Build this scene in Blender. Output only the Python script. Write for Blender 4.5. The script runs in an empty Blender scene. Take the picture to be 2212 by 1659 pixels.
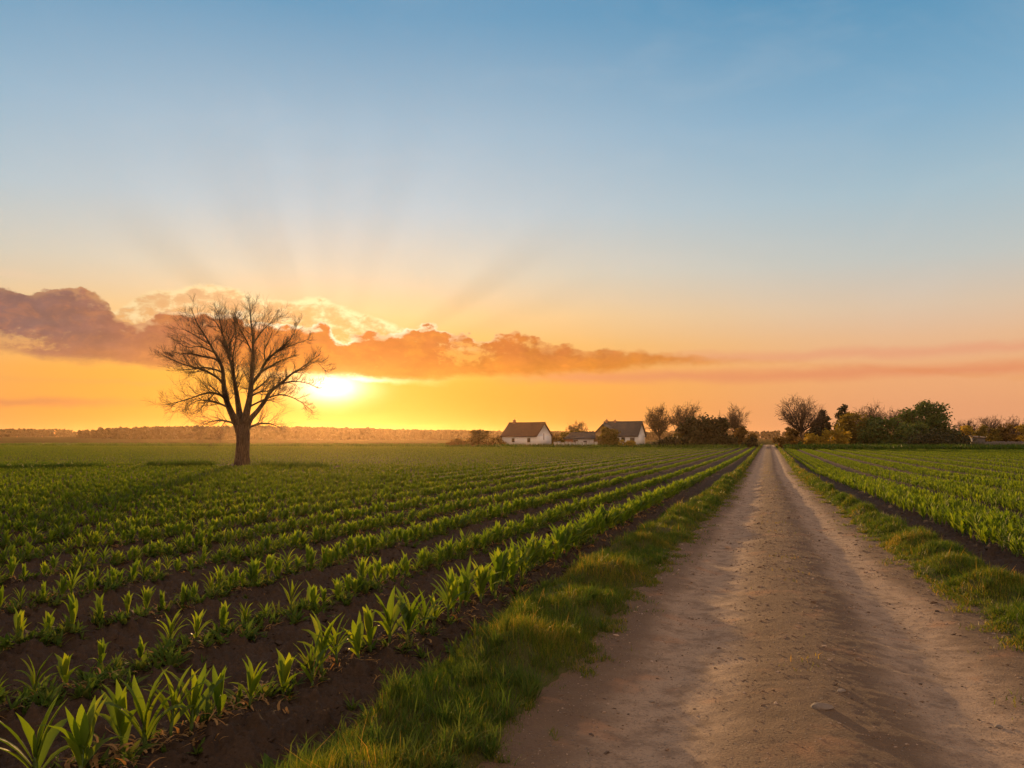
import bpy, math, random
import numpy as np
from mathutils import Vector, Matrix

R = math.radians
scene = bpy.context.scene
COL = scene.collection

# ------------------------------------------------------------------ camera
CAM_H = 1.6
F_PX = 853.0
PITCH = math.atan((438.8 - 384.0) / F_PX)
YAW = math.atan((768.4 - 512.0) / F_PX * math.cos(PITCH))
cam_d = bpy.data.cameras.new('camera')
cam = bpy.data.objects.new('camera', cam_d)
COL.objects.link(cam)
cam.location = (0, 0, CAM_H)
cam.rotation_euler = (math.pi / 2 + PITCH, 0, YAW)
cam_d.sensor_width = 36.0
cam_d.lens = 36.0 * F_PX / 1024.0
cam_d.clip_start = 0.05
cam_d.clip_end = 20000
scene.camera = cam
SC = 1024.0 / 2212.0            # survey pixels -> picture pixels
ct, st, cp, sp = math.cos(YAW), math.sin(YAW), math.cos(PITCH), math.sin(PITCH)
FWD = np.array((-st * cp, ct * cp, sp))
RGT = np.array((ct, st, 0.0))
UP = np.array((st * sp, -ct * sp, cp))


def ray(X, Y):
    d = FWD + RGT * ((X * SC - 512) / F_PX) - UP * ((Y * SC - 384) / F_PX)
    return d


def ground_at(X, Y, z=0.0):
    d = ray(X, Y)
    t = (z - CAM_H) / d[2]
    return d[0] * t, d[1] * t


def at_depth(X, Y, D):
    """point at distance D along the view axis (metres)"""
    d = ray(X, Y)
    return np.array((0, 0, CAM_H)) + d * D


def az_el(X, Y):
    d = ray(X, Y)
    d = d / np.linalg.norm(d)
    return math.degrees(math.atan2(d[0], d[1])), math.degrees(math.asin(d[2]))


def lin(r, g, b):
    f = lambda c: (c / 255 / 12.92) if c / 255 <= 0.04045 else ((c / 255 + 0.055) / 1.055) ** 2.4
    return (f(r), f(g), f(b))


# ------------------------------------------------------------------ node helper
class NT:
    """tiny expression builder over a node tree"""
    def __init__(s, tree):
        s.t = tree

    def node(s, typ, **kw):
        n = s.t.nodes.new(typ)
        for k, v in kw.items():
            setattr(n, k, v)
        return n

    def put(s, sock, v):
        if isinstance(v, (int, float)):
            sock.default_value = v
        elif isinstance(v, (tuple, list)):
            if len(sock.default_value) == 4 and len(v) == 3:
                v = tuple(v) + (1.0,)
            sock.default_value = v
        else:
            s.t.links.new(v, sock)

    def m(s, op, a, b=0.0, c=None, clamp=False):
        n = s.node('ShaderNodeMath', operation=op, use_clamp=clamp)
        s.put(n.inputs[0], a)
        s.put(n.inputs[1], b)
        if c is not None:
            s.put(n.inputs[2], c)
        return n.outputs[0]

    def add(s, a, b): return s.m('ADD', a, b)
    def sub(s, a, b): return s.m('SUBTRACT', a, b)
    def mul(s, a, b): return s.m('MULTIPLY', a, b)
    def div(s, a, b): return s.m('DIVIDE', a, b)

    def smooth(s, v, lo, hi, t0=0.0, t1=1.0, kind='SMOOTHSTEP'):
        n = s.node('ShaderNodeMapRange', interpolation_type=kind)
        s.put(n.inputs['Value'], v)
        for i, x in zip((1, 2, 3, 4), (lo, hi, t0, t1)):
            s.put(n.inputs[i], x)
        return n.outputs[0]

    def mix(s, f, a, b, blend='MIX', clamp=True):
        n = s.node('ShaderNodeMix', data_type='RGBA', blend_type=blend)
        n.clamp_factor = clamp
        s.put(n.inputs[0], f)
        s.put(n.inputs[6], a)
        s.put(n.inputs[7], b)
        return n.outputs[2]

    def scale_col(s, c, f):
        n = s.node('ShaderNodeVectorMath', operation='SCALE')
        s.put(n.inputs[0], c)
        s.put(n.inputs[3], f)
        return n.outputs[0]

    def vadd(s, a, b):
        n = s.node('ShaderNodeVectorMath', operation='ADD')
        s.put(n.inputs[0], a)
        s.put(n.inputs[1], b)
        return n.outputs[0]

    def xyz(s, x, y, z=0.0):
        n = s.node('ShaderNodeCombineXYZ')
        s.put(n.inputs[0], x); s.put(n.inputs[1], y); s.put(n.inputs[2], z)
        return n.outputs[0]

    def noise(s, vec, scale, detail=4.0, rough=0.55, dist=0.0, dim='3D', w=None, out=0):
        n = s.node('ShaderNodeTexNoise', noise_dimensions=dim)
        if vec is not None:
            s.put(n.inputs['Vector'], vec)
        if w is not None:
            s.put(n.inputs['W'], w)
        n.inputs['Scale'].default_value = scale
        n.inputs['Detail'].default_value = detail
        n.inputs['Roughness'].default_value = rough
        n.inputs['Distortion'].default_value = dist
        return n.outputs[out]

    def ramp(s, v, stops, interp='LINEAR'):
        n = s.node('ShaderNodeValToRGB')
        cr = n.color_ramp
        cr.interpolation = interp
        while len(cr.elements) < len(stops):
            cr.elements.new(0.5)
        for e, (p, c) in zip(cr.elements, stops):
            e.position = p
            e.color = tuple(c) + (1.0,) if len(c) == 3 else c
        s.put(n.inputs[0], v)
        return n.outputs[0]

    def curve(s, v, pts):
        n = s.node('ShaderNodeFloatCurve')
        c = n.mapping.curves[0]
        n.mapping.use_clip = False
        while len(c.points) < len(pts):
            c.points.new(0.5, 0.5)
        for p, (x, y) in zip(c.points, pts):
            p.location = (x, y)
            p.handle_type = 'AUTO_CLAMPED'
        n.mapping.update()
        s.put(n.inputs['Value'], v)
        return n.outputs[0]


# ------------------------------------------------------------------ sky
SUN_AZ, SUN_EL = az_el(716, 838)      # the bright gap under the cloud
DISC_EL = az_el(716, 788)[1]           # the disc itself stands just above it, behind the cloud edge


def build_world():
    w = bpy.data.worlds.new('World')
    scene.world = w
    w.use_nodes = True
    t = w.node_tree
    t.nodes.clear()
    N = NT(t)
    out = N.node('ShaderNodeOutputWorld')
    bg = N.node('ShaderNodeBackground')
    t.links.new(bg.outputs[0], out.inputs[0])
    bg.inputs['Strength'].default_value = 1.0
    tc = N.node('ShaderNodeTexCoord').outputs['Generated']
    sep = N.node('ShaderNodeSeparateXYZ')
    N.put(sep.inputs[0], tc)
    x, y, z = sep.outputs
    deg = 180 / math.pi
    az = N.mul(N.m('ARCTAN2', x, y), deg)
    el = N.mul(N.m('ARCSINE', z), deg)
    # angular distance to the sun
    sa, se = R(SUN_AZ), R(SUN_EL)
    sd = (math.sin(sa) * math.cos(se), math.cos(sa) * math.cos(se), math.sin(se))
    dn = N.node('ShaderNodeVectorMath', operation='DOT_PRODUCT')
    N.put(dn.inputs[0], tc); N.put(dn.inputs[1], sd)
    delta = N.mul(N.m('ARCCOSINE', N.m('MINIMUM', dn.outputs['Value'], 1.0)), deg)
    # clear air: physical sky, plus the measured evening gradient
    sky = N.node('ShaderNodeTexSky', sky_type='NISHITA')
    sky.sun_disc = False
    sky.sun_elevation = R(DISC_EL)
    sky.sun_rotation = R(SUN_AZ)
    sky.dust_density = 2.0
    q = N.m('SQRT', N.m('MAXIMUM', N.div(el, 90.0), 0.0))

    def P(e): return math.sqrt(max(e, 0) / 90.0)
    away = N.ramp(q, [(P(e), lin(*c)) for e, c in [
        (0, (216, 150, 112)), (2.0, (226, 158, 112)), (4.2, (232, 168, 116)), (6.2, (226, 180, 140)),
        (8.2, (214, 190, 164)), (11, (190, 193, 188)), (15, (164, 187, 198)), (20, (128, 169, 196)),
        (27, (84, 143, 180)), (45, (58, 110, 160)), (90, (50, 90, 140))]])
    near = N.ramp(q, [(P(e), lin(*c)) for e, c in [
        (0, (228, 136, 36)), (2.0, (236, 154, 44)), (4.2, (240, 166, 58)), (6.2, (242, 182, 92)),
        (8.2, (240, 198, 138)), (11, (218, 204, 180)), (15, (190, 199, 203)), (20, (164, 186, 202)),
        (27, (110, 156, 188)), (45, (62, 114, 162)), (90, (50, 90, 140))]])
    daz = N.m('ABSOLUTE', N.sub(az, SUN_AZ))
    k = N.smooth(daz, 6.0, 40.0, 0.0, 1.0)
    col = N.mix(k, near, away)
    # unseen sky behind the viewer and zenith, warmed and brightened as added fill light
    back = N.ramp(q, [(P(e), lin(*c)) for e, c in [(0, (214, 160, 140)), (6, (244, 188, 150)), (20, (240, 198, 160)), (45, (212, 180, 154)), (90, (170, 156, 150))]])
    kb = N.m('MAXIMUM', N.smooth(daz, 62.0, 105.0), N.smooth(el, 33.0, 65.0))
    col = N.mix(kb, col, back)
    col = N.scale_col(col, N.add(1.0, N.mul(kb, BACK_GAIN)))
    # warm glow round the sun
    g2 = N.m('EXPONENT', N.mul(delta, -1 / 4.0))
    col = N.vadd(col, N.scale_col((0.50, 0.24, 0.03), N.mul(g2, 0.26)))
    # shafts of light fanning out above the cloud bank
    ang = N.m('ARCTAN2', N.sub(az, SUN_AZ), N.sub(el, SUN_EL))    # 0 = straight up, + = right

    def A(X, Y):
        a, e = az_el(X, Y)
        return math.atan2(a - SUN_AZ, e - SUN_EL)
    an = N.smooth(ang, -1.6, 1.6, 0.0, 1.0, 'LINEAR')
    U = lambda a: (a + 1.6) / 3.2
    shafts = N.curve(an, [(0, .5), (U(-1.25), .42), (U(-1.02), .55), (U(-.9), .26), (U(-.74), .62), (U(-.6), .52), (U(-.45), .36), (U(-.34), .38),
                          (U(-.22), .66), (U(-.05), .48), (U(.12), .6), (U(.28), .46), (U(.45), .66), (U(.68), .6), (U(.84), .64),
                          (U(.98), .27), (U(1.07), .56), (U(1.13), .52), (U(1.19), .29), (U(1.27), .56), (U(1.36), .46), (1, .5)])
    fade = N.mul(N.smooth(el, 5.5, 8.5), N.smooth(delta, 22.0, 9.0))
    col = N.scale_col(col, N.add(1.0, N.mul(N.mul(N.sub(shafts, 0.5), N.mul(fade, N.smooth(N.noise(N.xyz(az, el, 1.0), 0.22, 3.0, 0.6), 0.3, 0.65, 0.45, 1.1))), 0.36)))

    # faint high veil
    veil = N.noise(N.xyz(N.mul(az, 0.45), N.add(el, N.mul(az, 0.08)), 7.0), 0.16, 6.0, 0.62, 0.7)
    col = N.mix(N.mul(N.smooth(veil, 0.46, 0.74), N.smooth(el, 4.0, 10.0, 0.0, 0.06)), col, lin(232, 222, 214))
    # ---- cloud bank, as functions of azimuth and elevation
    A0, A1, E0, E1 = -60.0, 20.0, 0.0, 20.0
    an2 = N.smooth(az, A0, A1, 0.0, 1.0, 'LINEAR')

    def bound(pts):
        L = []
        for X, Y in pts:
            a, e = az_el(X, Y)
            L.append(((a - A0) / (A1 - A0), (e - E0) / (E1 - E0)))
        return N.mul(N.curve(an2, L), E1 - E0)
    vec = N.xyz(az, N.mul(el, 1.7))
    n1 = N.sub(N.noise(vec, 0.42, 6.0, 0.6), 0.5)
    n2 = N.sub(N.noise(vec, 1.7, 5.0, 0.6), 0.5)
    n3 = N.noise(N.xyz(N.mul(az, 0.35), el, 3.0), 0.55, 5.0, 0.6, 0.6)
    T = bound([(-420, 640), (-200, 600), (0, 612), (60, 618), (130, 610), (190, 622), (235, 645), (285, 694), (330, 676), (400, 668), (520, 676), (640, 690),
               (690, 690), (738, 724), (770, 708), (800, 704), (838, 716), (880, 702), (925, 697), (975, 708), (1035, 720), (1085, 712), (1135, 715), (1190, 738),
               (1300, 754), (1450, 764), (1600, 772), (1700, 777), (1900, 790)])
    B = bound([(-420, 760), (-200, 745), (0, 752), (100, 768), (250, 780), (340, 785), (450, 790), (560, 797), (650, 800), (740, 808), (830, 814), (930, 815),
               (1020, 806), (1100, 806), (1200, 804), (1300, 797), (1450, 786), (1600, 780), (1700, 779), (1900, 792)])
    e1 = N.add(el, N.add(N.mul(n1, 0.55), N.mul(n2, 0.38)))
    vo = N.node('ShaderNodeTexVoronoi', feature='SMOOTH_F1')
    vo.inputs['Scale'].default_value = 0.55
    vo.inputs['Detail'].default_value = 2.0
    vo.inputs['Roughness'].default_value = 0.55
    vo.inputs['Smoothness'].default_value = 0.35
    N.put(vo.inputs['Vector'], N.vadd(vec, N.xyz(N.mul(n1, 0.8), N.mul(n2, 0.8), 0.0)))
    puff = N.sub(vo.outputs['Distance'], 0.42)
    e1 = N.add(e1, N.sub(N.mul(N.mul(puff, 0.85), N.smooth(az, -17.0, -7.0, 1.0, 0.3)), 0.24))
    e1b = N.add(el, N.add(N.mul(n1, 0.9), N.mul(n2, 0.3)))
    top = N.sub(T, e1)                         # degrees below the upper edge
    bot = N.sub(e1b, B)
    right = N.smooth(az, -14.0, -2.0)          # thins out towards the right
    wtop = N.add(0.16, N.mul(right, 0.5))
    dens = N.mul(N.smooth(top, 0.0, wtop), N.smooth(bot, -0.42, N.add(0.22, N.mul(right, 0.25))))
    # bright gaps
    def spot(X, Y, rx, ry):
        a, e = az_el(X, Y)
        d2 = N.add(N.m('POWER', N.div(N.sub(az, a), rx), 2.0), N.m('POWER', N.div(N.sub(el, e), ry), 2.0))
        return N.m('EXPONENT', N.mul(d2, -1.0))
    gaps = N.add(N.add(N.mul(spot(1010, 765, 2.2, 0.85), 1.0), N.mul(spot(30, 738, 2.6, .65), 1.0)), N.add(N.mul(spot(268, 660, 1.6, .6), 0.8), N.mul(spot(1170, 742, 1.6, .45), .8)))
    gapm = N.smooth(N.add(gaps, N.add(N.mul(n2, 2.2), N.mul(n1, 0.8))), 0.30, 1.15)
    dens = N.mul(dens, N.sub(1.0, N.mul(gapm, 0.62)))
    dens = N.mul(dens, N.smooth(N.add(N.mul(n1, 1.6), N.mul(right, -0.1)), -0.85, -0.42))
    dens = N.mul(dens, N.sub(0.97, N.mul(right, 0.12)))
    # the paler, higher bank behind it
    T2 = bound([(-100, 690), (230, 670), (280, 650), (320, 625), (380, 622), (440, 610), (500, 616), (560, 640), (620, 644), (680, 638), (730, 655), (780, 672), (840, 690), (900, 720), (1000, 740)])
    e2 = N.add(el, N.add(N.mul(n1, 0.5), N.mul(n2, 0.45)))
    top2 = N.sub(T2, e2)
    d2 = N.mul(N.smooth(top2, 0.0, 0.35), N.smooth(el, 5.6, 6.6))
    tex2 = N.smooth(N.add(N.noise(vec, 0.9, 6.0, 0.62, 0.2), N.mul(N.smooth(top2, 0.7, 0.0), 0.25)), 0.38, 0.70)
    c2 = N.mix(tex2, lin(222, 152, 92), lin(255, 228, 172))
    c2 = N.scale_col(c2, N.smooth(delta, 16.0, 4.0, 0.8, 1.06))
    col = N.mix(N.mul(d2, N.smooth(tex2, 0.0, 0.6, 0.55, 0.95)), col, c2)
    # thin streaks low on the left and faint veils on the right
    def streak(X0, X1, Y, half, amt, c, colin):
        a0, e0 = az_el(X0, Y); a1, _ = az_el(X1, Y)
        f = N.smooth(N.m('ABSOLUTE', N.sub(N.add(el, N.mul(N.sub(n3, 0.5), 0.9)), e0)), half, 0.0)
        f = N.mul(f, N.mul(N.smooth(az, a0 - 6, a0 + 2), N.smooth(az, a1 + 3, a1 - 5)))
        return N.mix(N.mul(f, amt), colin, c)
    col = streak(-500, 270, 854, 0.42, 0.75, lin(206, 128, 82), col)
    col = streak(-300, 420, 806, 0.25, 0.35, lin(226, 156, 84), col)
    col = streak(1200, 2400, 815, 0.7, 0.75, lin(222, 140, 98), col)
    col = streak(1500, 2500, 772, 0.6, 0.55, lin(224, 150, 116), col)
    col = streak(-500, 90, 538, 0.25, 0.35, lin(236, 200, 168), col)
    # main bank colours: mauve in its own shade at the far left, orange where the sun shines through
    thick = N.smooth(top, 0.2, 2.6)
    side = N.smooth(az, SUN_AZ - 18.0, SUN_AZ - 3.0)
    cbase = N.mix(side, lin(140, 101, 97), lin(208, 112, 44))
    cbase = N.mix(N.smooth(az, SUN_AZ + 5, SUN_AZ + 22), cbase, lin(202, 116, 62))
    cwarm = N.mix(side, lin(190, 122, 90), lin(236, 144, 46))
    low = N.smooth(bot, 1.6, 0.1)
    cc = N.mix(N.mul(low, 0.65), cbase, cwarm)
    cc = N.mix(N.smooth(N.noise(vec, 0.75, 6.0, 0.62, 0.5), 0.45, 0.72, 0.0, 0.55), cc, cwarm)
    cc = N.scale_col(cc, N.smooth(N.noise(vec, 0.5, 5.0, 0.6), 0.3, 0.7, 0.86, 1.1))
    cc = N.scale_col(cc, N.smooth(puff, 0.25, -0.25, 0.90, 1.10))
    rw = N.smooth(N.noise(vec, 0.8, 3.0, 0.6), 0.36, 0.64, 0.35, 1.15)
    rim = N.mul(N.smooth(N.add(N.div(top, rw), N.mul(n2, 0.8)), 0.75, 0.1), N.smooth(delta, 22.0, 4.0, 0.12, 1.0))
    rim = N.mul(rim, N.smooth(N.noise(vec, 0.37, 3.0, 0.6), 0.34, 0.56, 0.45, 1.0))
    crim = N.mix(N.smooth(delta, 16.0, 5.0), lin(240, 178, 104), lin(255, 240, 200))
    cc = N.mix(rim, cc, crim)
    col = N.mix(dens, col, cc)
    # the sun itself, its lower part clear of the cloud
    sx = N.mul(N.sub(az, SUN_AZ), 0.52)
    sy = N.mul(N.sub(el, SUN_EL + 0.1), 1.15)
    r2 = N.m('SQRT', N.add(N.mul(sx, sx), N.mul(sy, sy)))
    r2 = N.add(r2, N.mul(n3, 0.5))
    core = N.m('EXPONENT', N.mul(N.m('POWER', N.div(r2, 1.15), 2.0), -1.0))
    halo = N.m('EXPONENT', N.mul(r2, -1 / 3.6))
    lip = N.mul(N.mul(N.smooth(bot, 0.15, -0.2), N.smooth(bot, -0.75, -0.25)), N.m('EXPONENT', N.mul(N.m('ABSOLUTE', N.sub(az, SUN_AZ + 1.2)), -1 / 2.2)))
    core = N.m('MAXIMUM', core, N.mul(lip, N.smooth(n3, 0.3, 0.6, 0.3, 0.9)))
    clear = N.sub(1.0, N.mul(dens, 0.93))
    col = N.vadd(col, N.scale_col((1.2, 1.0, 0.70), N.mul(N.mul(core, 2.3), clear)))
    col = N.vadd(col, N.scale_col((0.80, 0.40, 0.06), N.mul(N.mul(halo, 0.32), N.add(0.35, N.mul(clear, 0.65)))))
    # share of the physical sky
    col = N.vadd(N.scale_col(col, 0.75), N.scale_col(sky.outputs[0], NISHITA_K))
    # below the horizon: dim earth
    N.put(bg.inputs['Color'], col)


BACK_GAIN = 0.50  # extra brightness of the out-of-view sky, lifts the foreground
NISHITA_K = 0.0006
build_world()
sun_d = bpy.data.lights.new('sun', 'SUN')
sun = bpy.data.objects.new('sun', sun_d)
COL.objects.link(sun)
sun_d.energy = 5.0
sun_d.angle = R(0.6)
sun_d.color = (1.0, 0.56, 0.22)
_sa, _se = R(SUN_AZ), R(DISC_EL)
sun_dir = Vector((math.sin(_sa) * math.cos(_se), math.cos(_sa) * math.cos(_se), math.sin(_se)))
sun.rotation_euler = sun_dir.to_track_quat('Z', 'Y').to_euler()

vs = scene.view_settings
scene.display_settings.display_device = 'sRGB'
vs.view_transform = 'Standard'
vs.look = 'None'
vs.exposure = 0.48
vs.gamma = 1.0
cy = scene.cycles
cy.use_denoising = True
cy.denoiser = 'OPENIMAGEDENOISE'
cy.use_adaptive_sampling = True
cy.adaptive_threshold = 0.015
cy.max_bounces = 8
cy.transparent_max_bounces = 8
cy.volume_bounces = 0
cy.sample_clamp_indirect = 4.0

# ------------------------------------------------------------------ general helpers
def tag(o, label=None, cat=None, group=None, kind=None):
    if label: o['label'] = label
    if cat: o['category'] = cat
    if group: o['group'] = group
    if kind: o['kind'] = kind
    return o


def link(name, me, parent=None, loc=None, rz=None):
    o = bpy.data.objects.new(name, me)
    COL.objects.link(o)
    if parent is not None:
        o.parent = parent
    if loc is not None:
        o.location = loc
    if rz is not None:
        o.rotation_euler[2] = rz
    return o


def empty(name, loc, rz=0.0):
    o = link(name, None, None, loc, rz)
    o.empty_display_size = 0.3
    return o


def np_mesh(name, V, faces, mat=None, smooth=False, attrs=None):
    """faces: list of int arrays (n,3) or (n,4); attrs {name: per-vertex float array}"""
    me = bpy.data.meshes.new(name)
    V = np.asarray(V, dtype=np.float32).reshape(-1, 3)
    faces = [np.asarray(f, dtype=np.int32) for f in faces if len(f)]
    me.vertices.add(len(V))
    me.vertices.foreach_set('co', V.ravel())
    nl = sum(f.size for f in faces)
    nf = sum(len(f) for f in faces)
    me.loops.add(nl)
    me.loops.foreach_set('vertex_index', np.concatenate([f.ravel() for f in faces]))
    me.polygons.add(nf)
    tot = np.concatenate([np.full(len(f), f.shape[1], np.int32) for f in faces])
    st_ = np.concatenate(([0], np.cumsum(tot)[:-1])).astype(np.int32)
    me.polygons.foreach_set('loop_start', st_)
    if smooth:
        me.polygons.foreach_set('use_smooth', np.ones(nf, dtype=bool))
    me.update(calc_edges=True)
    if attrs:
        for k, a in attrs.items():
            at = me.attributes.new(k, 'FLOAT', 'POINT')
            at.data.foreach_set('value', np.asarray(a, dtype=np.float32))
    if mat is not None:
        me.materials.append(mat)
    return me


class MB:
    """collects loose shapes into one mesh"""
    def __init__(s):
        s.v, s.f3, s.f4, s.n = [], [], [], 0

    def add(s, V, f3=None, f4=None):
        V = np.asarray(V, dtype=np.float64).reshape(-1, 3)
        if f3 is not None and len(f3): s.f3.append(np.asarray(f3, np.int32) + s.n)
        if f4 is not None and len(f4): s.f4.append(np.asarray(f4, np.int32) + s.n)
        s.v.append(V)
        s.n += len(V)

    def tube(s, P, rad, sides=6, cap=True):
        P = np.asarray(P, float)
        n = len(P)
        T = np.gradient(P, axis=0)
        T /= np.linalg.norm(T, axis=1)[:, None] + 1e-9
        ref = np.array((0.31, 0.87, 0.38)) if abs(T[0][2]) > 0.8 else np.array((0, 0, 1.0))
        A = np.cross(T, ref)
        A /= np.linalg.norm(A, axis=1)[:, None] + 1e-9
        B = np.cross(T, A)
        a = np.arange(sides) * 2 * np.pi / sides
        rad = np.broadcast_to(np.asarray(rad, float), (n,))
        V = P[:, None, :] + rad[:, None, None] * (np.cos(a)[None, :, None] * A[:, None, :] + np.sin(a)[None, :, None] * B[:, None, :])
        i = np.arange(n - 1)[:, None] * sides
        j = np.arange(sides)[None, :]
        k = (j + 1) % sides
        f4 = np.stack([i + j, i + k, i + sides + k, i + sides + j], -1).reshape(-1, 4)
        f3 = []
        if cap and sides > 3:
            for q in range(1, sides - 1):
                f3.append(((n - 1) * sides, (n - 1) * sides + q, (n - 1) * sides + q + 1))
                f3.append((0, q + 1, q))
        s.add(V.reshape(-1, 3), f3, f4)

    def box(s, lo, hi, M=None):
        x0, y0, z0 = lo; x1, y1, z1 = hi
        V = np.array([(x0, y0, z0), (x1, y0, z0), (x1, y1, z0), (x0, y1, z0), (x0, y0, z1), (x1, y0, z1), (x1, y1, z1), (x0, y1, z1)], float)
        if M is not None:
            V = V @ np.array(M.to_3x3()).T + np.array(M.translation)
        s.add(V, None, [(0, 3, 2, 1), (4, 5, 6, 7), (0, 1, 5, 4), (1, 2, 6, 5), (2, 3, 7, 6), (3, 0, 4, 7)])

    def poly_prism(s, P, ext):
        """polygon P (n,3) extruded by the vector ext; fan caps"""
        P = np.asarray(P, float); n = len(P)
        V = np.vstack([P, P + np.asarray(ext, float)])
        f3 = [(0, q, q + 1) for q in range(1, n - 1)] + [(n, n + q + 1, n + q) for q in range(1, n - 1)]
        f4 = [(q, (q + 1) % n, n + (q + 1) % n, n + q) for q in range(n)]
        s.add(V, f3, f4)

    def mesh(s, name, mat, smooth=False):
        f = []
        if s.f3: f.append(np.concatenate(s.f3))
        if s.f4: f.append(np.concatenate(s.f4))
        return np_mesh(name, np.concatenate(s.v), f, mat, smooth)

    def build(s, name, mat, parent=None, smooth=False, loc=None, rz=None):
        return link(name, s.mesh(name, mat, smooth), parent, loc, rz)


_rs = np.random.RandomState(5)
_perm = _rs.permutation(512)
_gr = np.stack([np.cos(_rs.rand(512) * 6.2832), np.sin(_rs.rand(512) * 6.2832)], -1)
_gr /= np.linalg.norm(_gr, axis=1)[:, None]


def perlin(x, y, seed=0):
    x = np.asarray(x, float) + seed * 17.31
    y = np.asarray(y, float) + seed * 9.77
    xi = np.floor(x).astype(int); yi = np.floor(y).astype(int)
    xf, yf = x - xi, y - yi
    u = xf * xf * xf * (xf * (xf * 6 - 15) + 10); v = yf * yf * yf * (yf * (yf * 6 - 15) + 10)

    def g(ix, iy, dx, dy):
        h = _perm[(_perm[ix & 511] + iy) & 511]
        return _gr[h, 0] * dx + _gr[h, 1] * dy
    a = g(xi, yi, xf, yf); b = g(xi + 1, yi, xf - 1, yf)
    c = g(xi, yi + 1, xf, yf - 1); d = g(xi + 1, yi + 1, xf - 1, yf - 1)
    return (a + u * (b - a)) + v * ((c + u * (d - c)) - (a + u * (b - a)))      # about -0.7..0.7


def fbm(x, y, f, octs=4, seed=0, gain=0.5):
    s_, a, tot = 0.0, 1.0, 0.0
    for o in range(octs):
        s_ = s_ + a * perlin(x * f, y * f, seed + o * 3)
        tot += a
        f *= 2.03; a *= gain
    return s_ / tot * 1.5


def ss(a, b, x):
    t = np.clip((np.asarray(x, float) - a) / (b - a), 0, 1)
    return t * t * (3 - 2 * t)


# ------------------------------------------------------------------ lay-out of the ground (edge lines of track, verges and crop)
def line_from(pts, ext):
    g = sorted([ground_at(*p) for p in pts], key=lambda p: p[1])
    ys = np.array([p[1] for p in g]); xs = np.array([p[0] for p in g])
    ys = np.concatenate(([-20.0], ys, [ext[0]])); xs = np.concatenate(([xs[0]], xs, [ext[1]]))
    return lambda y: np.interp(y, ys, xs)


road_l0 = line_from([(1012, 1659), (1225, 1445), (1400, 1250), (1560, 1080), (1612, 1015), (1638, 975)], (400, -1.5))
road_r0 = line_from([(2130, 1330), (2000, 1250), (1790, 1080), (1716, 1020), (1685, 975)], (400, 1.6))
verge_l0 = line_from([(660, 1640), (925, 1440), (1212, 1250), (1514, 1072), (1610, 1000)], (400, -2.3))
verge_r0 = line_from([(2340, 1350), (2067, 1193), (1842, 1089), (1732, 1016), (1697, 980)], (400, 2.4))
row_l0 = line_from([(79, 1720), (264, 1620), (475, 1545), (611, 1484), (757, 1416), (919, 1349), (1007, 1303), (1550, 1017), (1610, 982)], (400, -2.9))
row_r0 = line_from([(2420, 1290), (2130, 1178), (1934, 1096), (1750, 1018), (1702, 980)], (400, 2.8))


def wob(y, amp, f, seed):
    y = np.asarray(y, float)
    return amp * (perlin(y * f, np.zeros_like(y) + seed * 1.37, seed) + 0.5 * perlin(y * f * 2.7, np.zeros_like(y) + 5.1, seed + 1))


road_l = lambda y: road_l0(y) + wob(y, 0.14, 0.8, 1) + wob(y, 0.07, 3.1, 6)
road_r = lambda y: road_r0(y) + wob(y, 0.14, 0.8, 2) + wob(y, 0.07, 3.1, 7)
verge_l = lambda y: verge_l0(y) + wob(y, 0.10, 0.7, 3)
verge_r = lambda y: verge_r0(y) + wob(y, 0.10, 0.7, 4)
ROW = 1.36                      # spacing of the crop rows on the left
ROW_R = (0.0, 0.34, 0.68, 1.02, 1.36)
PER_R = 2.25                    # the right field is sown in bands of five rows
END_L, END_R = 158.0, 138.0     # far ends of the two fields


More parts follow.
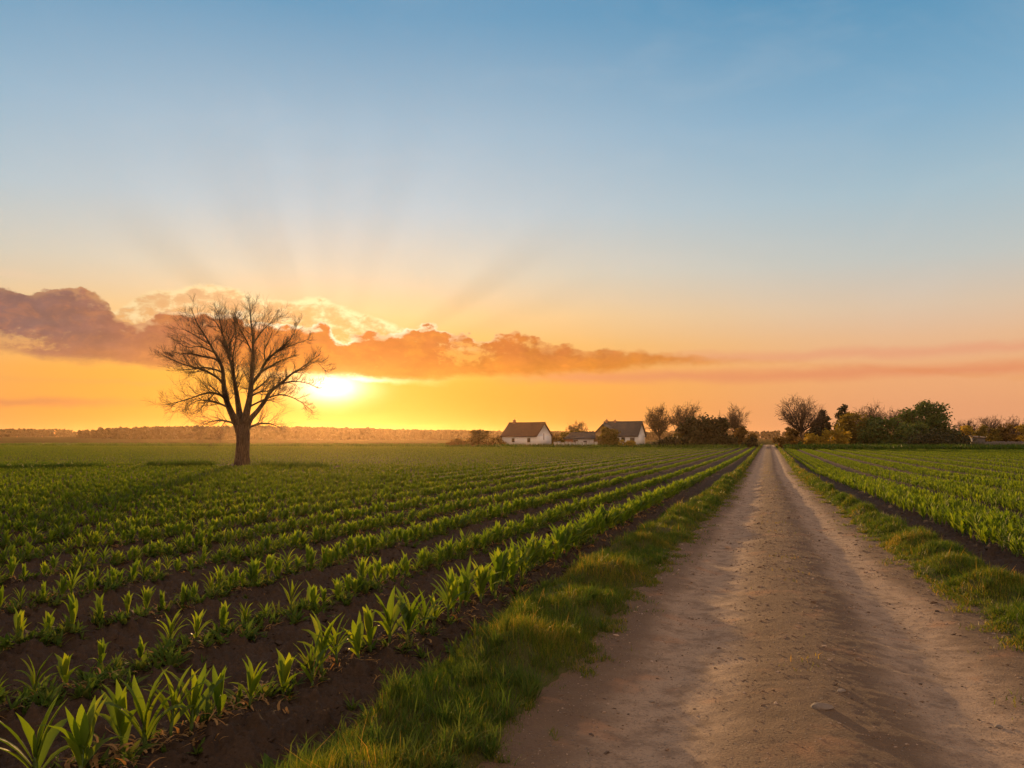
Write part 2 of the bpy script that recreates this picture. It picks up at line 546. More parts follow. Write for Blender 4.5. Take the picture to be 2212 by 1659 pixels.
def height(x, y):
    x = np.asarray(x, float); y = np.asarray(y, float)
    L, Rr, VL, VR = road_l(y), road_r(y), verge_l(y), verge_r(y)
    n_f = fbm(x, y, 9.0, 3, 11)
    n_m = fbm(x, y, 2.2, 3, 12)
    far = np.clip(1.3 - y / 60.0, 0.25, 1)
    u = (x - L) / (Rr - L)
    road = 0.055 * np.exp(-((u - 0.5) / 0.15) ** 2) - 0.05 * np.exp(-((u - 0.23) / 0.10) ** 2) - 0.05 * np.exp(-((u - 0.77) / 0.10) ** 2)
    road = road + 0.006 * n_m + 0.004 * n_f + 0.012 * fbm(x, y * 0.6, 0.8, 2, 14)
    road = road + 0.010 * np.clip(fbm(x, y, 3.5, 2, 15) - 0.15, 0, 1) * np.exp(-((u - 0.5) / 0.2) ** 2)
    wv = np.clip((x - VL) / np.maximum(L - VL, 0.2), 0, 1)
    wr = np.clip((VR - x) / np.maximum(VR - Rr, 0.2), 0, 1)
    w = np.where(x < 0, wv, wr)
    hump = np.sin(np.pi * np.clip(w, 0, 1)) ** 0.7
    lump = fbm(x, y, 1.15, 2, 21)
    verge = hump * (0.08 + 0.19 * np.clip(lump + 0.12, -0.2, 1)) + 0.015 * n_f
    # soil
    dl = row_l0(y) - x
    ph = np.cos(2 * np.pi * dl / ROW)
    dr = x - row_r0(y)
    phr = np.where(dr > -0.3, np.cos(2 * np.pi * (np.mod(dr, PER_R) - 0.68) / PER_R), -1)
    phs = np.where(x < 0, np.where(dl > -0.5, ph, -0.9), phr)
    clod = np.abs(fbm(x, y, 4.5, 4, 31, 0.6)) * 0.16 + np.clip(fbm(x, y, 11, 2, 35), 0, 1) * 0.055
    big = fbm(x, y, 1.3, 2, 33) * 0.05
    soil = -0.07 + 0.045 * phs + (clod - 0.04) * far + big * far
    # the strip of bare soil next to the verge lies in a shallow ditch
    edge = np.where(x < 0, np.exp(-((x - (VL - 0.22)) / 0.2) ** 2), np.exp(-((x - (VR + 0.3)) / 0.25) ** 2))
    soil = soil - 0.05 * edge
    z = np.where((x > L) & (x < Rr), road, np.where((x >= VL) & (x <= VR), verge, soil))
    b = 0.12
    t = np.where(x < 0, ss(-b, b, x - VL), ss(-b, b, VR - x))
    inside = (x > VL - b) & (x < VL + b) | (x > VR - b) & (x < VR + b)
    vz = verge
    z = np.where(inside, soil * (1 - t) + np.maximum(vz, -0.02) * t, z)
    return z


# ------------------------------------------------------------------ materials
def new_mat(name):
    m = bpy.data.materials.new(name)
    m.use_nodes = True
    t = m.node_tree
    t.nodes.clear()
    N = NT(t)
    o = N.node('ShaderNodeOutputMaterial')
    return m, N, o


def pos(N, obj=False):
    return N.node('ShaderNodeTexCoord').outputs['Object'] if obj else N.node('ShaderNodeNewGeometry').outputs['Position']


def principled(N, o, col, rough=0.9, spec=0.3, bump=None, bstr=0.5, bdist=0.02):
    p = N.node('ShaderNodeBsdfPrincipled')
    N.put(p.inputs['Base Color'], col)
    N.put(p.inputs['Roughness'], rough)
    p.inputs['Specular IOR Level'].default_value = spec
    if bump is not None:
        b = N.node('ShaderNodeBump')
        b.inputs['Strength'].default_value = bstr
        b.inputs['Distance'].default_value = bdist
        N.put(b.inputs['Height'], bump)
        N.t.links.new(b.outputs[0], p.inputs['Normal'])
    N.t.links.new(p.outputs[0], o.inputs[0])
    return p


def leaf_mat(name, cols, trans, scale=1.0, rough=0.45, tfac=0.5, rnd=True, spec=0.35, attr=None, oj=False):
    """cols: list of base colours chosen by random per island / noise; trans: transmitted colour"""
    m, N, o = new_mat(name)
    g = N.node('ShaderNodeNewGeometry')
    r = g.outputs['Random Per Island']
    n = N.noise(pos(N), scale, 3.0, 0.6)
    v = N.m('ADD', N.mul(r, 0.5), N.mul(n, 0.55))
    if oj: v = N.add(v, N.mul(N.sub(N.node('ShaderNodeObjectInfo').outputs['Random'], 0.5), 0.24))
    if attr:
        a = N.node('ShaderNodeAttribute', attribute_name=attr)
        v = N.add(N.mul(a.outputs['Fac'], 0.75), N.mul(v, 0.3))
    c = N.ramp(v, [(0.12 + 0.76 * i / max(1, len(cols) - 1), cc) for i, cc in enumerate(cols)])
    tcol = N.mix(1.0, c, trans, 'MULTIPLY')
    p = N.node('ShaderNodeBsdfPrincipled')
    N.put(p.inputs['Base Color'], c)
    p.inputs['Roughness'].default_value = rough
    p.inputs['Specular IOR Level'].default_value = spec
    tr = N.node('ShaderNodeBsdfTranslucent')
    N.put(tr.inputs['Color'], tcol)
    mx = N.node('ShaderNodeMixShader')
    mx.inputs[0].default_value = tfac
    N.t.links.new(p.outputs[0], mx.inputs[1])
    N.t.links.new(tr.outputs[0], mx.inputs[2])
    N.t.links.new(mx.outputs[0], o.inputs[0])
    return m


MAT = {}


def make_materials():
    # dirt track
    m, N, o = new_mat('packed_dirt')
    P = pos(N)
    a = N.node('ShaderNodeAttribute', attribute_name='rut').outputs['Fac']
    mpr = N.node('ShaderNodeMapping'); mpr.inputs['Scale'].default_value = (1.6, 0.35, 1.0); N.put(mpr.inputs[0], P)
    n1 = N.noise(mpr.outputs[0], 0.9, 5.0, 0.6, 0.4)
    n2 = N.noise(P, 6.0, 5.0, 0.65)
    n3 = N.noise(P, 55.0, 3.0, 0.7)
    c = N.mix(N.smooth(N.add(a, N.mul(N.sub(n1, 0.5), 0.9)), 0.15, 0.85), (0.118, 0.077, 0.046), (0.295, 0.215, 0.150))
    c = N.mix(N.smooth(n2, 0.42, 0.68, 0.0, 0.65), c, (0.120, 0.078, 0.052))
    c = N.mix(N.smooth(N.noise(P, 1.7, 4.0, 0.6, 0.3), 0.56, 0.72, 0.0, 0.5), c, (0.330, 0.170, 0.085))
    vor = N.node('ShaderNodeTexVoronoi')
    vor.inputs['Scale'].default_value = 34.0
    N.put(vor.inputs['Vector'], P)
    peb = N.smooth(vor.outputs['Distance'], 0.30, 0.12)
    pick = N.smooth(N.noise(P, 17.0, 2.0, 0.5), 0.52, 0.60)
    c = N.mix(N.mul(N.mul(peb, pick), 0.6), c, (0.40, 0.32, 0.26))
    c = N.mix(N.smooth(n3, 0.50, 0.72, 0.0, 0.7), c, (0.095, 0.064, 0.045))
    h = N.add(N.mul(n3, 0.5), N.add(N.mul(n2, 0.18), N.mul(N.mul(peb, pick), 0.5)))
    principled(N, o, c, 0.92, 0.2, h, 1.0, 0.035)
    MAT['road'] = m
    # ploughed soil
    m, N, o = new_mat('ploughed_soil')
    P = pos(N)
    n1 = N.noise(P, 1.6, 5.0, 0.6)
    n2 = N.noise(P, 22.0, 6.0, 0.7)
    c = N.mix(n1, (0.026, 0.018, 0.013), (0.060, 0.040, 0.028))
    c = N.mix(N.smooth(n2, 0.55, 0.8, 0.0, 0.7), c, (0.10, 0.070, 0.050))
    principled(N, o, c, 0.95, 0.15, N.add(n2, N.mul(N.noise(P, 70.0, 3.0, 0.6), 0.4)), 0.8, 0.03)
    MAT['soil'] = m
    # turf under the grass
    m, N, o = new_mat('turf')
    P = pos(N)
    n1 = N.noise(P, 2.5, 5.0, 0.6)
    n2 = N.noise(P, 40.0, 4.0, 0.7)
    c = N.mix(n1, (0.040, 0.042, 0.014), (0.075, 0.075, 0.022))
    c = N.mix(N.smooth(n2, 0.5, 0.8, 0.0, 0.6), c, (0.10, 0.075, 0.035))
    principled(N, o, c, 0.95, 0.1, n2, 0.8, 0.03)
    MAT['turf'] = m
    # far country
    m, N, o = new_mat('far_country')
    P = pos(N)
    sp_ = N.node('ShaderNodeSeparateXYZ'); N.put(sp_.inputs[0], P)
    band = N.noise(N.xyz(N.mul(sp_.outputs[0], 0.12), sp_.outputs[1], 0.0), 0.016, 3.0, 0.6)
    c = N.ramp(band, [(0.3, (0.09, 0.075, 0.028)), (0.45, (0.13, 0.095, 0.038)), (0.55, (0.07, 0.075, 0.025)), (0.7, (0.15, 0.11, 0.055))])
    n2 = N.noise(P, 0.6, 5.0, 0.7)
    c = N.mix(N.smooth(n2, 0.3, 0.8, 0.0, 0.6), c, (0.05, 0.055, 0.018))
    c = N.mix(0.4, c, (0.02, 0.018, 0.008))
    principled(N, o, c, 1.0, 0.0, n2, 0.6, 0.3)
    MAT['country'] = m
    MAT['corn_leaf'] = leaf_mat('corn_leaf', [(0.036, 0.080, 0.012), (0.074, 0.130, 0.016), (0.132, 0.180, 0.022)], (2.35, 1.9, 0.5), 3.0, 0.58, 0.58, spec=0.25, oj=True)
    MAT['corn_stalk'] = leaf_mat('corn_stalk', [(0.06, 0.12, 0.03), (0.11, 0.17, 0.05)], (1.3, 1.2, 0.7), 6.0, 0.5, 0.25)
    MAT['grass'] = leaf_mat('grass_blade', [(0.035, 0.075, 0.010), (0.060, 0.105, 0.014), (0.115, 0.120, 0.020), (0.20, 0.145, 0.050)], (1.7, 1.35, 0.6), 1.1, 0.5, 0.5, spec=0.25)
    MAT['weed'] = leaf_mat('weed_leaf', [(0.030, 0.070, 0.012), (0.055, 0.100, 0.018), (0.10, 0.11, 0.03)], (1.6, 1.4, 0.7), 2.0, 0.75, 0.45, spec=0.08)
    MAT['litter'] = leaf_mat('dry_leaf', [(0.10, 0.06, 0.025), (0.22, 0.13, 0.05), (0.32, 0.22, 0.11)], (1.3, 1.0, 0.6), 2.0, 0.85, 0.4, spec=0.05)
    # bark
    m, N, o = new_mat('bark')
    P = pos(N, True)
    n1 = N.noise(P, 9.0, 5.0, 0.65, 1.2)
    mp = N.node('ShaderNodeMapping'); mp.inputs['Scale'].default_value = (7, 7, 1.3); N.put(mp.inputs[0], P)
    n2 = N.noise(mp.outputs[0], 2.2, 5.0, 0.7, 0.6)
    c = N.mix(N.smooth(n2, 0.35, 0.65), (0.030, 0.021, 0.016), (0.095, 0.068, 0.050))
    c = N.mix(N.smooth(n1, 0.5, 0.8, 0.0, 0.4), c, (0.10, 0.09, 0.05))
    principled(N, o, c, 0.95, 0.15, n2, 1.0, 0.06)
    MAT['bark'] = m
    m, N, o = new_mat('twig')
    n1 = N.noise(pos(N, True), 2.0, 3.0, 0.6)
    principled(N, o, N.mix(n1, (0.04, 0.027, 0.02), (0.085, 0.058, 0.042)), 0.9, 0.2)
    MAT['twig'] = m
    L3 = lambda n, a, b, c3, tr=(1.5, 1.25, 0.6), tf=0.35: leaf_mat(n, [a, b, c3], tr, 0.45, 0.6, tf, spec=0.15)
    MAT['bush_dark'] = L3('dark_leaf', (0.018, 0.022, 0.009), (0.032, 0.036, 0.014), (0.055, 0.052, 0.018), tf=0.2)
    MAT['bush_green'] = L3('green_leaf', (0.028, 0.054, 0.014), (0.050, 0.084, 0.020), (0.092, 0.118, 0.024), tf=0.25)
    MAT['bush_olive'] = L3('olive_leaf', (0.075, 0.068, 0.014), (0.125, 0.105, 0.018), (0.20, 0.15, 0.026), tf=0.4)
    MAT['bush_gold'] = L3('golden_leaf', (0.14, 0.125, 0.02), (0.22, 0.18, 0.026), (0.30, 0.235, 0.034), (2.0, 1.5, 0.6), tf=0.5)
    MAT['bush_rust'] = L3('rust_leaf', (0.075, 0.050, 0.016), (0.125, 0.082, 0.020), (0.19, 0.120, 0.026))
    MAT['budding'] = L3('budding_leaf', (0.055, 0.042, 0.018), (0.085, 0.066, 0.024), (0.12, 0.090, 0.03))
    MAT['conifer'] = L3('conifer_needle', (0.010, 0.014, 0.008), (0.018, 0.022, 0.012), (0.028, 0.032, 0.017), tf=0.1)
    MAT['forest'] = L3('forest_leaf', (0.020, 0.018, 0.010), (0.034, 0.028, 0.015), (0.048, 0.040, 0.02), tf=0.04)
    # limewashed wall
    m, N, o = new_mat('limewash')
    P = pos(N, True)
    n1 = N.noise(P, 1.1, 6.0, 0.7); n2 = N.noise(P, 5.5, 5.0, 0.7)
    sp_ = N.node('ShaderNodeSeparateXYZ'); N.put(sp_.inputs[0], P)
    c = N.mix(n1, (0.56, 0.585, 0.62), (0.72, 0.745, 0.78))
    c = N.mix(N.smooth(n2, 0.56, 0.72, 0.0, 0.75), c, (0.38, 0.30, 0.25))
    c = N.mix(N.mul(N.smooth(N.add(sp_.outputs[2], N.mul(n1, 0.9)), 1.0, 0.3), 0.6), c, (0.30, 0.24, 0.19))
    principled(N, o, c, 0.95, 0.1, n2, 0.6, 0.03)
    MAT['wall'] = m

    def roof(name, c0, c1, c2):
        m, N, o = new_mat(name)
        P = pos(N, True)
        br = N.node('ShaderNodeTexBrick')
        br.offset = 0.5
        br.inputs['Scale'].default_value = 1.0
        br.inputs['Brick Width'].default_value = 0.26
        br.inputs['Row Height'].default_value = 0.22
        br.inputs['Mortar Size'].default_value = 0.022
        br.inputs['Color1'].default_value = c0 + (1,)
        br.inputs['Color2'].default_value = c1 + (1,)
        br.inputs['Mortar'].default_value = (0.02, 0.015, 0.012, 1)
        s3 = N.node('ShaderNodeSeparateXYZ'); N.put(s3.inputs[0], P)
        N.put(br.inputs['Vector'], N.xyz(N.add(s3.outputs[0], N.mul(s3.outputs[1], 0.001)), N.mul(s3.outputs[2], 1.35)))
        n1 = N.noise(P, 0.8, 5.0, 0.7)
        c = N.mix(N.smooth(n1, 0.45, 0.7, 0.0, 0.7), br.outputs[0], c2)
        principled(N, o, c, 0.9, 0.2, br.outputs['Fac'], -0.5, 0.04)
        return m
    MAT['roof_red'] = roof('old_clay_tiles', (0.105, 0.050, 0.034), (0.155, 0.075, 0.046), (0.085, 0.055, 0.035))
    MAT['roof_grey'] = roof('weathered_tiles', (0.066, 0.064, 0.066), (0.105, 0.100, 0.100), (0.06, 0.056, 0.05))
    for nm, c0, c1, rg in [('brick', (0.30, 0.13, 0.08), (0.40, 0.20, 0.12), 0.9), ('old_wood', (0.10, 0.075, 0.058), (0.18, 0.14, 0.11), 0.85),
                           ('pale_wood', (0.065, 0.062, 0.064), (0.13, 0.122, 0.124), 0.85), ('ochre', (0.24, 0.16, 0.07), (0.34, 0.23, 0.11), 0.9),
                           ('dark_glass', (0.02, 0.02, 0.022), (0.04, 0.035, 0.03), 0.15), ('stone', (0.10, 0.08, 0.065), (0.20, 0.165, 0.14), 0.85)]:
        m, N, o = new_mat(nm)
        P = pos(N, True)
        n1 = N.noise(P, 4.0 if nm != 'stone' else 30.0, 5.0, 0.7)
        principled(N, o, N.mix(n1, c0, c1), rg, 0.3, n1, 0.5, 0.02)
        MAT[nm] = m

    m, N, o = new_mat('grit')
    g = N.node('ShaderNodeObjectInfo')
    c = N.ramp(g.outputs['Random'], [(0.0, (0.07, 0.048, 0.034)), (0.5, (0.17, 0.115, 0.08)), (0.8, (0.28, 0.205, 0.15)), (1.0, (0.30, 0.235, 0.19))])
    principled(N, o, c, 0.85, 0.25)
    MAT['grit'] = m


make_materials()

# ------------------------------------------------------------------ ground sheets
YS = np.concatenate([np.exp(np.linspace(math.log(2.2), math.log(30), 640)), np.exp(np.linspace(math.log(30.15), math.log(250), 300))])


def strip(name, fa, fb, us, mat, y_max, attrs=None, mid=None):
    """sheet between the lines fa(y) and fb(y); us = positions across, 0..1"""
    ys = YS[YS <= y_max]
    a, b = fa(ys), fb(ys)
    Xg = a[:, None] + (b - a)[:, None] * us[None, :]
    Yg = np.repeat(ys[:, None], len(us), 1)
    Zg = height(Xg, Yg)
    V = np.stack([Xg, Yg, Zg], -1).reshape(-1, 3)
    n, k = len(ys), len(us)
    i = np.arange(n - 1)[:, None] * k; j = np.arange(k - 1)[None, :]
    f = np.stack([i + j, i + j + 1, i + k + j + 1, i + k + j], -1).reshape(-1, 4)
    at = None
    if attrs:
        at = {nm: fn(Xg, Yg, np.repeat(us[None, :], n, 0)).ravel() for nm, fn in attrs.items()}
    return link(name, np_mesh(name, V, [f], mat, True, at))


def rutf(X, Y, U):
    return (np.exp(-((U - 0.24) / 0.12) ** 2) + np.exp(-((U - 0.76) / 0.12) ** 2)) * 0.95 + 0.08


tag(strip('dirt_road', lambda y: road_l(y), lambda y: road_r(y), np.linspace(0, 1, 170), MAT['road'], 240, {'rut': rutf}), kind='structure')
tag(strip('verge_turf', lambda y: verge_l(y) - 0.05, lambda y: road_l(y), np.linspace(0, 1, 50), MAT['turf'], 225), kind='structure')
tag(strip('verge_turf', lambda y: road_r(y), lambda y: verge_r(y) + 0.05, np.linspace(0, 1, 50), MAT['turf'], 225), kind='structure')
q_ = np.linspace(0, 1, 520)
tag(strip('field_soil', lambda y: verge_l(y) - 0.05, lambda y: -(1.2 * y + 6.0), 0.45 * q_ + 0.55 * q_ ** 2, MAT['soil'], 160), kind='structure')
q_ = np.linspace(0, 1, 230)
tag(strip('field_soil', lambda y: verge_r(y) + 0.05, lambda y: 0.5 * y + 9.0, 0.45 * q_ + 0.55 * q_ ** 2, MAT['soil'], 160), kind='structure')

# one big sheet under everything, out to the horizon, with the gentle rise of the land on the far left
def far_h(x, y):
    r = np.hypot(x, y)
    z = np.full_like(r, -0.32)
    z = z + ss(140, 190, y) * 0.27
    return z + ss(350, 900, r) * ss(-0.1, -0.75, x / np.maximum(r, 1)) * 3.2 + ss(500, 2600, r) * 1.0


rr = np.concatenate([[0.0], np.exp(np.linspace(math.log(3.0), math.log(9000), 150))])
aa = np.linspace(0, 2 * math.pi, 181)[:-1]
RR, AA = np.meshgrid(rr, aa, indexing='ij')
gx, gy = RR * np.sin(AA), RR * np.cos(AA)
gz = far_h(gx, gy)
i = np.arange(len(rr) - 1)[:, None] * len(aa); j = np.arange(len(aa))[None, :]; k = (j + 1) % len(aa)
f = np.stack([i + j, i + k, i + len(aa) + k, i + len(aa) + j], -1).reshape(-1, 4)
tag(link('ground', np_mesh('ground', np.stack([gx, gy, gz], -1), [f[:, ::-1]], MAT['country'], True)), kind='structure')


def Hs(x, y):
    return float(height(np.array([x]), np.array([y]))[0])

# ------------------------------------------------------------------ young corn
def blade(mb, base, az, elev, length, width, droop, twist, segs=6, fold=0.35, w0=0.45):
    """one arching folded leaf"""
    t = np.linspace(0, 1, segs + 1)
    ang = elev - droop * t ** 1.6
    ds = length / segs
    r = np.concatenate(([0], np.cumsum(np.cos(ang[:-1]) * ds)))
    z = np.concatenate(([0], np.cumsum(np.sin(ang[:-1]) * ds)))
    a = az + twist * t ** 2
    c = np.stack([base[0] + r * np.cos(a), base[1] + r * np.sin(a), base[2] + z], -1)
    w = width * 0.5 * np.minimum(1.0, w0 + 1.6 * t) * np.where(t < 0.45, 1, 1 - ((t - 0.45) / 0.55) ** 1.7)
    w[-1] = width * 0.015
    side = np.stack([-np.sin(a), np.cos(a), np.zeros_like(a)], -1)
    nrm = np.stack([-np.cos(a) * np.sin(ang), -np.sin(a) * np.sin(ang), np.cos(ang)], -1)
    wave = 0.10 * np.sin(t * 9 + az * 3)
    Lp = c + side * w[:, None] + nrm * (w * (fold + wave))[:, None]
    Rp = c - side * w[:, None] + nrm * (w * (fold - wave))[:, None]
    V = np.stack([Lp, c, Rp], 1).reshape(-1, 3)
    f4 = []
    for q in range(segs):
        b = q * 3
        f4 += [(b, b + 1, b + 4, b + 3), (b + 1, b + 2, b + 5, b + 4)]
    mb.add(V, None, f4)


def corn_shapes(seed, n_leaf, tall, spread, segs=6):
    """stalk and leaves of a young corn plant of unit height about 1"""
    rnd = random.Random(seed)
    stalk, leaves = MB(), MB()
    stalk.tube([(0, 0, -0.06), (0, 0, 0.10), (0.008, 0.004, 0.26), (0.0, 0.008, 0.36 * tall)], [0.030, 0.032, 0.028, 0.018], 7)
    a0 = rnd.uniform(0, 6.28)
    for i in range(n_leaf):
        u = i / (n_leaf - 1)
        az = a0 + math.pi * i + rnd.uniform(-0.55, 0.55)
        z0 = 0.10 + 0.26 * tall * u
        ln = (0.42 + 0.42 * math.sin(math.pi * (0.25 + 0.6 * u))) * rnd.uniform(0.85, 1.12) * tall
        el = math.radians(60 + 25 * u + rnd.uniform(-8, 8)) - spread * 0.25
        dr = math.radians(rnd.uniform(28, 68)) * (1.25 - 0.75 * u) * (0.7 + spread)
        blade(leaves, (0.012 * math.cos(az), 0.012 * math.sin(az), z0), az, el, ln, rnd.uniform(0.13, 0.19), dr, rnd.uniform(-0.5, 0.5), segs)
    return stalk, leaves


VARIANTS = []
specs = [(1, 9, 1.0, .3), (2, 8, 1.0, .4), (3, 9, 1.05, .25), (4, 8, .95, .5), (5, 9, 1.05, .33), (6, 8, 1.0, .2), (7, 9, .95, .42), (8, 8, 1.1, .3)]
for sd, nl, tl, spd in specs:
    a, b = corn_shapes(sd, nl, tl, spd)
    VARIANTS.append((a.mesh('stalk', MAT['corn_stalk'], True), b.mesh('leaves', MAT['corn_leaf'], True)))
SIMPLE = []
for sd, nl, tl, spd in specs[:6]:
    a, b = corn_shapes(sd, nl, tl, spd, 4)
    V = np.concatenate(a.v + b.v)
    off = a.n
    f3 = [np.concatenate(a.f3)]
    f4 = [np.concatenate(a.f4), np.concatenate(b.f4) + off]
    me = np_mesh('corn', V, [np.concatenate(f3), np.concatenate(f4)], MAT['corn_leaf'], True)
    me.materials.append(MAT['corn_stalk'])
    n3, na4 = len(f3[0]), len(f4[0])
    me.polygons.foreach_set('material_index', np.concatenate([np.ones(n3 + na4, np.int32), np.zeros(len(f4[1]), np.int32)]))
    SIMPLE.append(me)

rng = np.random.RandomState(11)
# positions: rows on the left (the nearest ones where the photograph shows them), bands on the right
PL = []       # x, y, row (0 = next to the track), side, height
near_px = {0: [(79, 1672), (173, 1668), (264, 1590), (314, 1606), (368, 1588), (413, 1570), (475, 1545), (539, 1513), (611, 1484)],
           1: [(-90, 1560), (-10, 1520), (74, 1480), (143, 1466), (218, 1437), (304, 1418), (366, 1397), (423, 1379), (480, 1361), (528, 1346), (576, 1332), (627, 1318)],
           2: [(-60, 1405), (40, 1378), (105, 1366), (156, 1358), (218, 1343), (275, 1326), (316, 1320), (352, 1311)]}
for row in range(0, 150):
    y_start = 3.2 if row < 5 else max(3.2, (row * ROW + 2.8 - 7.0) / 1.2)
    pts = []
    if row in near_px:
        for X, Y in near_px[row]:
            pts.append(ground_at(X, Y, 0.0))
        y_start = max(p[1] for p in pts) + 0.25
        xs_off = np.mean([p[0] - float(row_l0(p[1])) for p in pts])
    y = y_start
    while y < END_L:
        D = y
        step = 0.22 if D < 7.5 else 0.14 if D < 10 else 0.095 if D < 45 else 0.15 if D < 80 else 0.24
        x = float(row_l0(y)) - row * ROW + rng.normal(0, 0.035)
        if not (rng.rand() < 0.02 and row > 1):
            pts.append((x, y))
        y += step * rng.uniform(0.75, 1.25)
    for x, y in pts:
        if x < -1.17 * y - 2.5:
            continue
        if x < -11 and y > 47 + 0.12 * (x + 36): hf = 0.82
        else: hf = 1.0
        hgt = hf * (0.385 if row == 0 else 0.25 if row < 3 else 0.225) * rng.uniform(0.78, 1.22) * (1 - 0.25 * float(ss(14, 40, y)))
        if row == 0 and y > 16: hgt *= 0.92
        PL.append((x, y, row, 0, hgt))
for band in range(0, 40):
    for q, off in enumerate(ROW_R):
        y = 9.0
        while y < END_R:
            x = float(row_r0(y)) + 0.22 + band * PER_R + off + rng.normal(0, 0.04)
            step = 0.11 if y < 30 else 0.17 if y < 70 else 0.3
            if x < 0.34 * y + 2.0:
                PL.append((x, y, band * 5 + q, 1, 0.29 * rng.uniform(0.8, 1.2) * (1 - 0.42 * float(ss(20, 50, y)))))
            y += step * rng.uniform(0.7, 1.3)
PL = np.array(PL)
# leave the lone tree's foot and the weedy margin free
TREE_X, TREE_Y = ground_at(522, 1006)
d_tree = np.hypot(PL[:, 0] - TREE_X, PL[:, 1] - TREE_Y)
mg = [np.array(ground_at(-250, 1017)), np.array(ground_at(345, 1008)), np.array((TREE_X, TREE_Y)), np.array(ground_at(720, 1011))]
keep_ = d_tree > 1.6
for a_, b_ in zip(mg[:-1], mg[1:]):
    v_ = b_ - a_
    t_ = np.clip(((PL[:, :2] - a_) @ v_) / (v_ @ v_), 0, 1)
    d_ = np.linalg.norm(PL[:, :2] - a_ - t_[:, None] * v_, axis=1)
    keep_ &= d_ > 0.9
PL = PL[keep_]
PZ = height(PL[:, 0], PL[:, 1])
depth = PL[:, 0] * FWD[0] + PL[:, 1] * FWD[1] + (PZ - CAM_H) * FWD[2]
px = 512 + F_PX * (PL[:, 0] * RGT[0] + PL[:, 1] * RGT[1]) / np.maximum(depth, 0.1)
py = 384 - F_PX * (PL[:, 0] * UP[0] + PL[:, 1] * UP[1] + (PZ - CAM_H) * UP[2]) / np.maximum(depth, 0.1)
vis = (px > -4) & (px < 1028) & (py < 790) & (depth > 1)
big = np.where(vis, PL[:, 4] / np.maximum(depth, 0.5), -1)
order = np.argsort(-big)
single = np.zeros(len(PL), bool)
single[order[:300]] = True

ORD = ['', 'first', 'second', 'third', 'fourth', 'fifth', 'sixth', 'seventh', 'eighth', 'ninth', 'tenth', 'eleventh', 'twelfth', 'thirteenth', 'fourteenth',
       'fifteenth', 'sixteenth', 'seventeenth', 'eighteenth', 'nineteenth']
TENS = ['', '', 'twent', 'thirt', 'fort', 'fift', 'sixt', 'sevent', 'eight', 'ninet']


def ordinal(n):
    if n < 20: return ORD[n]
    if n >= 100: return 'hundred-and-' + ordinal(n - 100) if n > 100 else 'hundredth'
    t, u = divmod(n, 10)
    return TENS[t] + ('ieth' if u == 0 else 'y-' + ORD[u])


count = {}
idx = [i for i in range(len(PL)) if single[i]]
idx.sort(key=lambda i: (PL[i, 3], PL[i, 2], PL[i, 1]))
for i in idx:
    x, y, row, side, hgt = PL[i]
    row, side = int(row), int(side)
    key = (side, row)
    count[key] = count.get(key, 0) + 1
    o = empty('corn_plant', (x, y, PZ[i] + 0.005), rng.uniform(0, 6.28))
    o.rotation_euler[0] = rng.uniform(-0.10, 0.10); o.rotation_euler[1] = rng.uniform(-0.10, 0.10)
    if side == 0 and row == 0 and count[key] <= 2: hgt *= 1.18
    o.scale = (hgt * rng.uniform(0.78, 1.0),) * 2 + (hgt,)
    stem, lf = VARIANTS[rng.randint(len(VARIANTS))]
    link('stalk', stem, o)
    link('leaves', lf, o)
    if side == 0 and row == 0 and count[key] == 1:
        lab = 'tall broad leaved corn plant in the bottom corner, first of the row beside the verge'
    elif side == 0:
        w = 'row beside the verge' if row == 0 else ordinal(row + 1) + ' row'
        lab = f'{"tall" if row == 0 else "small"} corn plant left of the track, {ordinal(count[key])} from the near end, {w}'
    else:
        lab = f'young corn plant right of the track, {ordinal(count[key])} from the near end, {ordinal(row + 1)} row'
    tag(o, lab, 'corn plant', 'young corn plants in rows')

# the rest of the crop: one mass on each side, plants set out by geometry nodes
proto = []


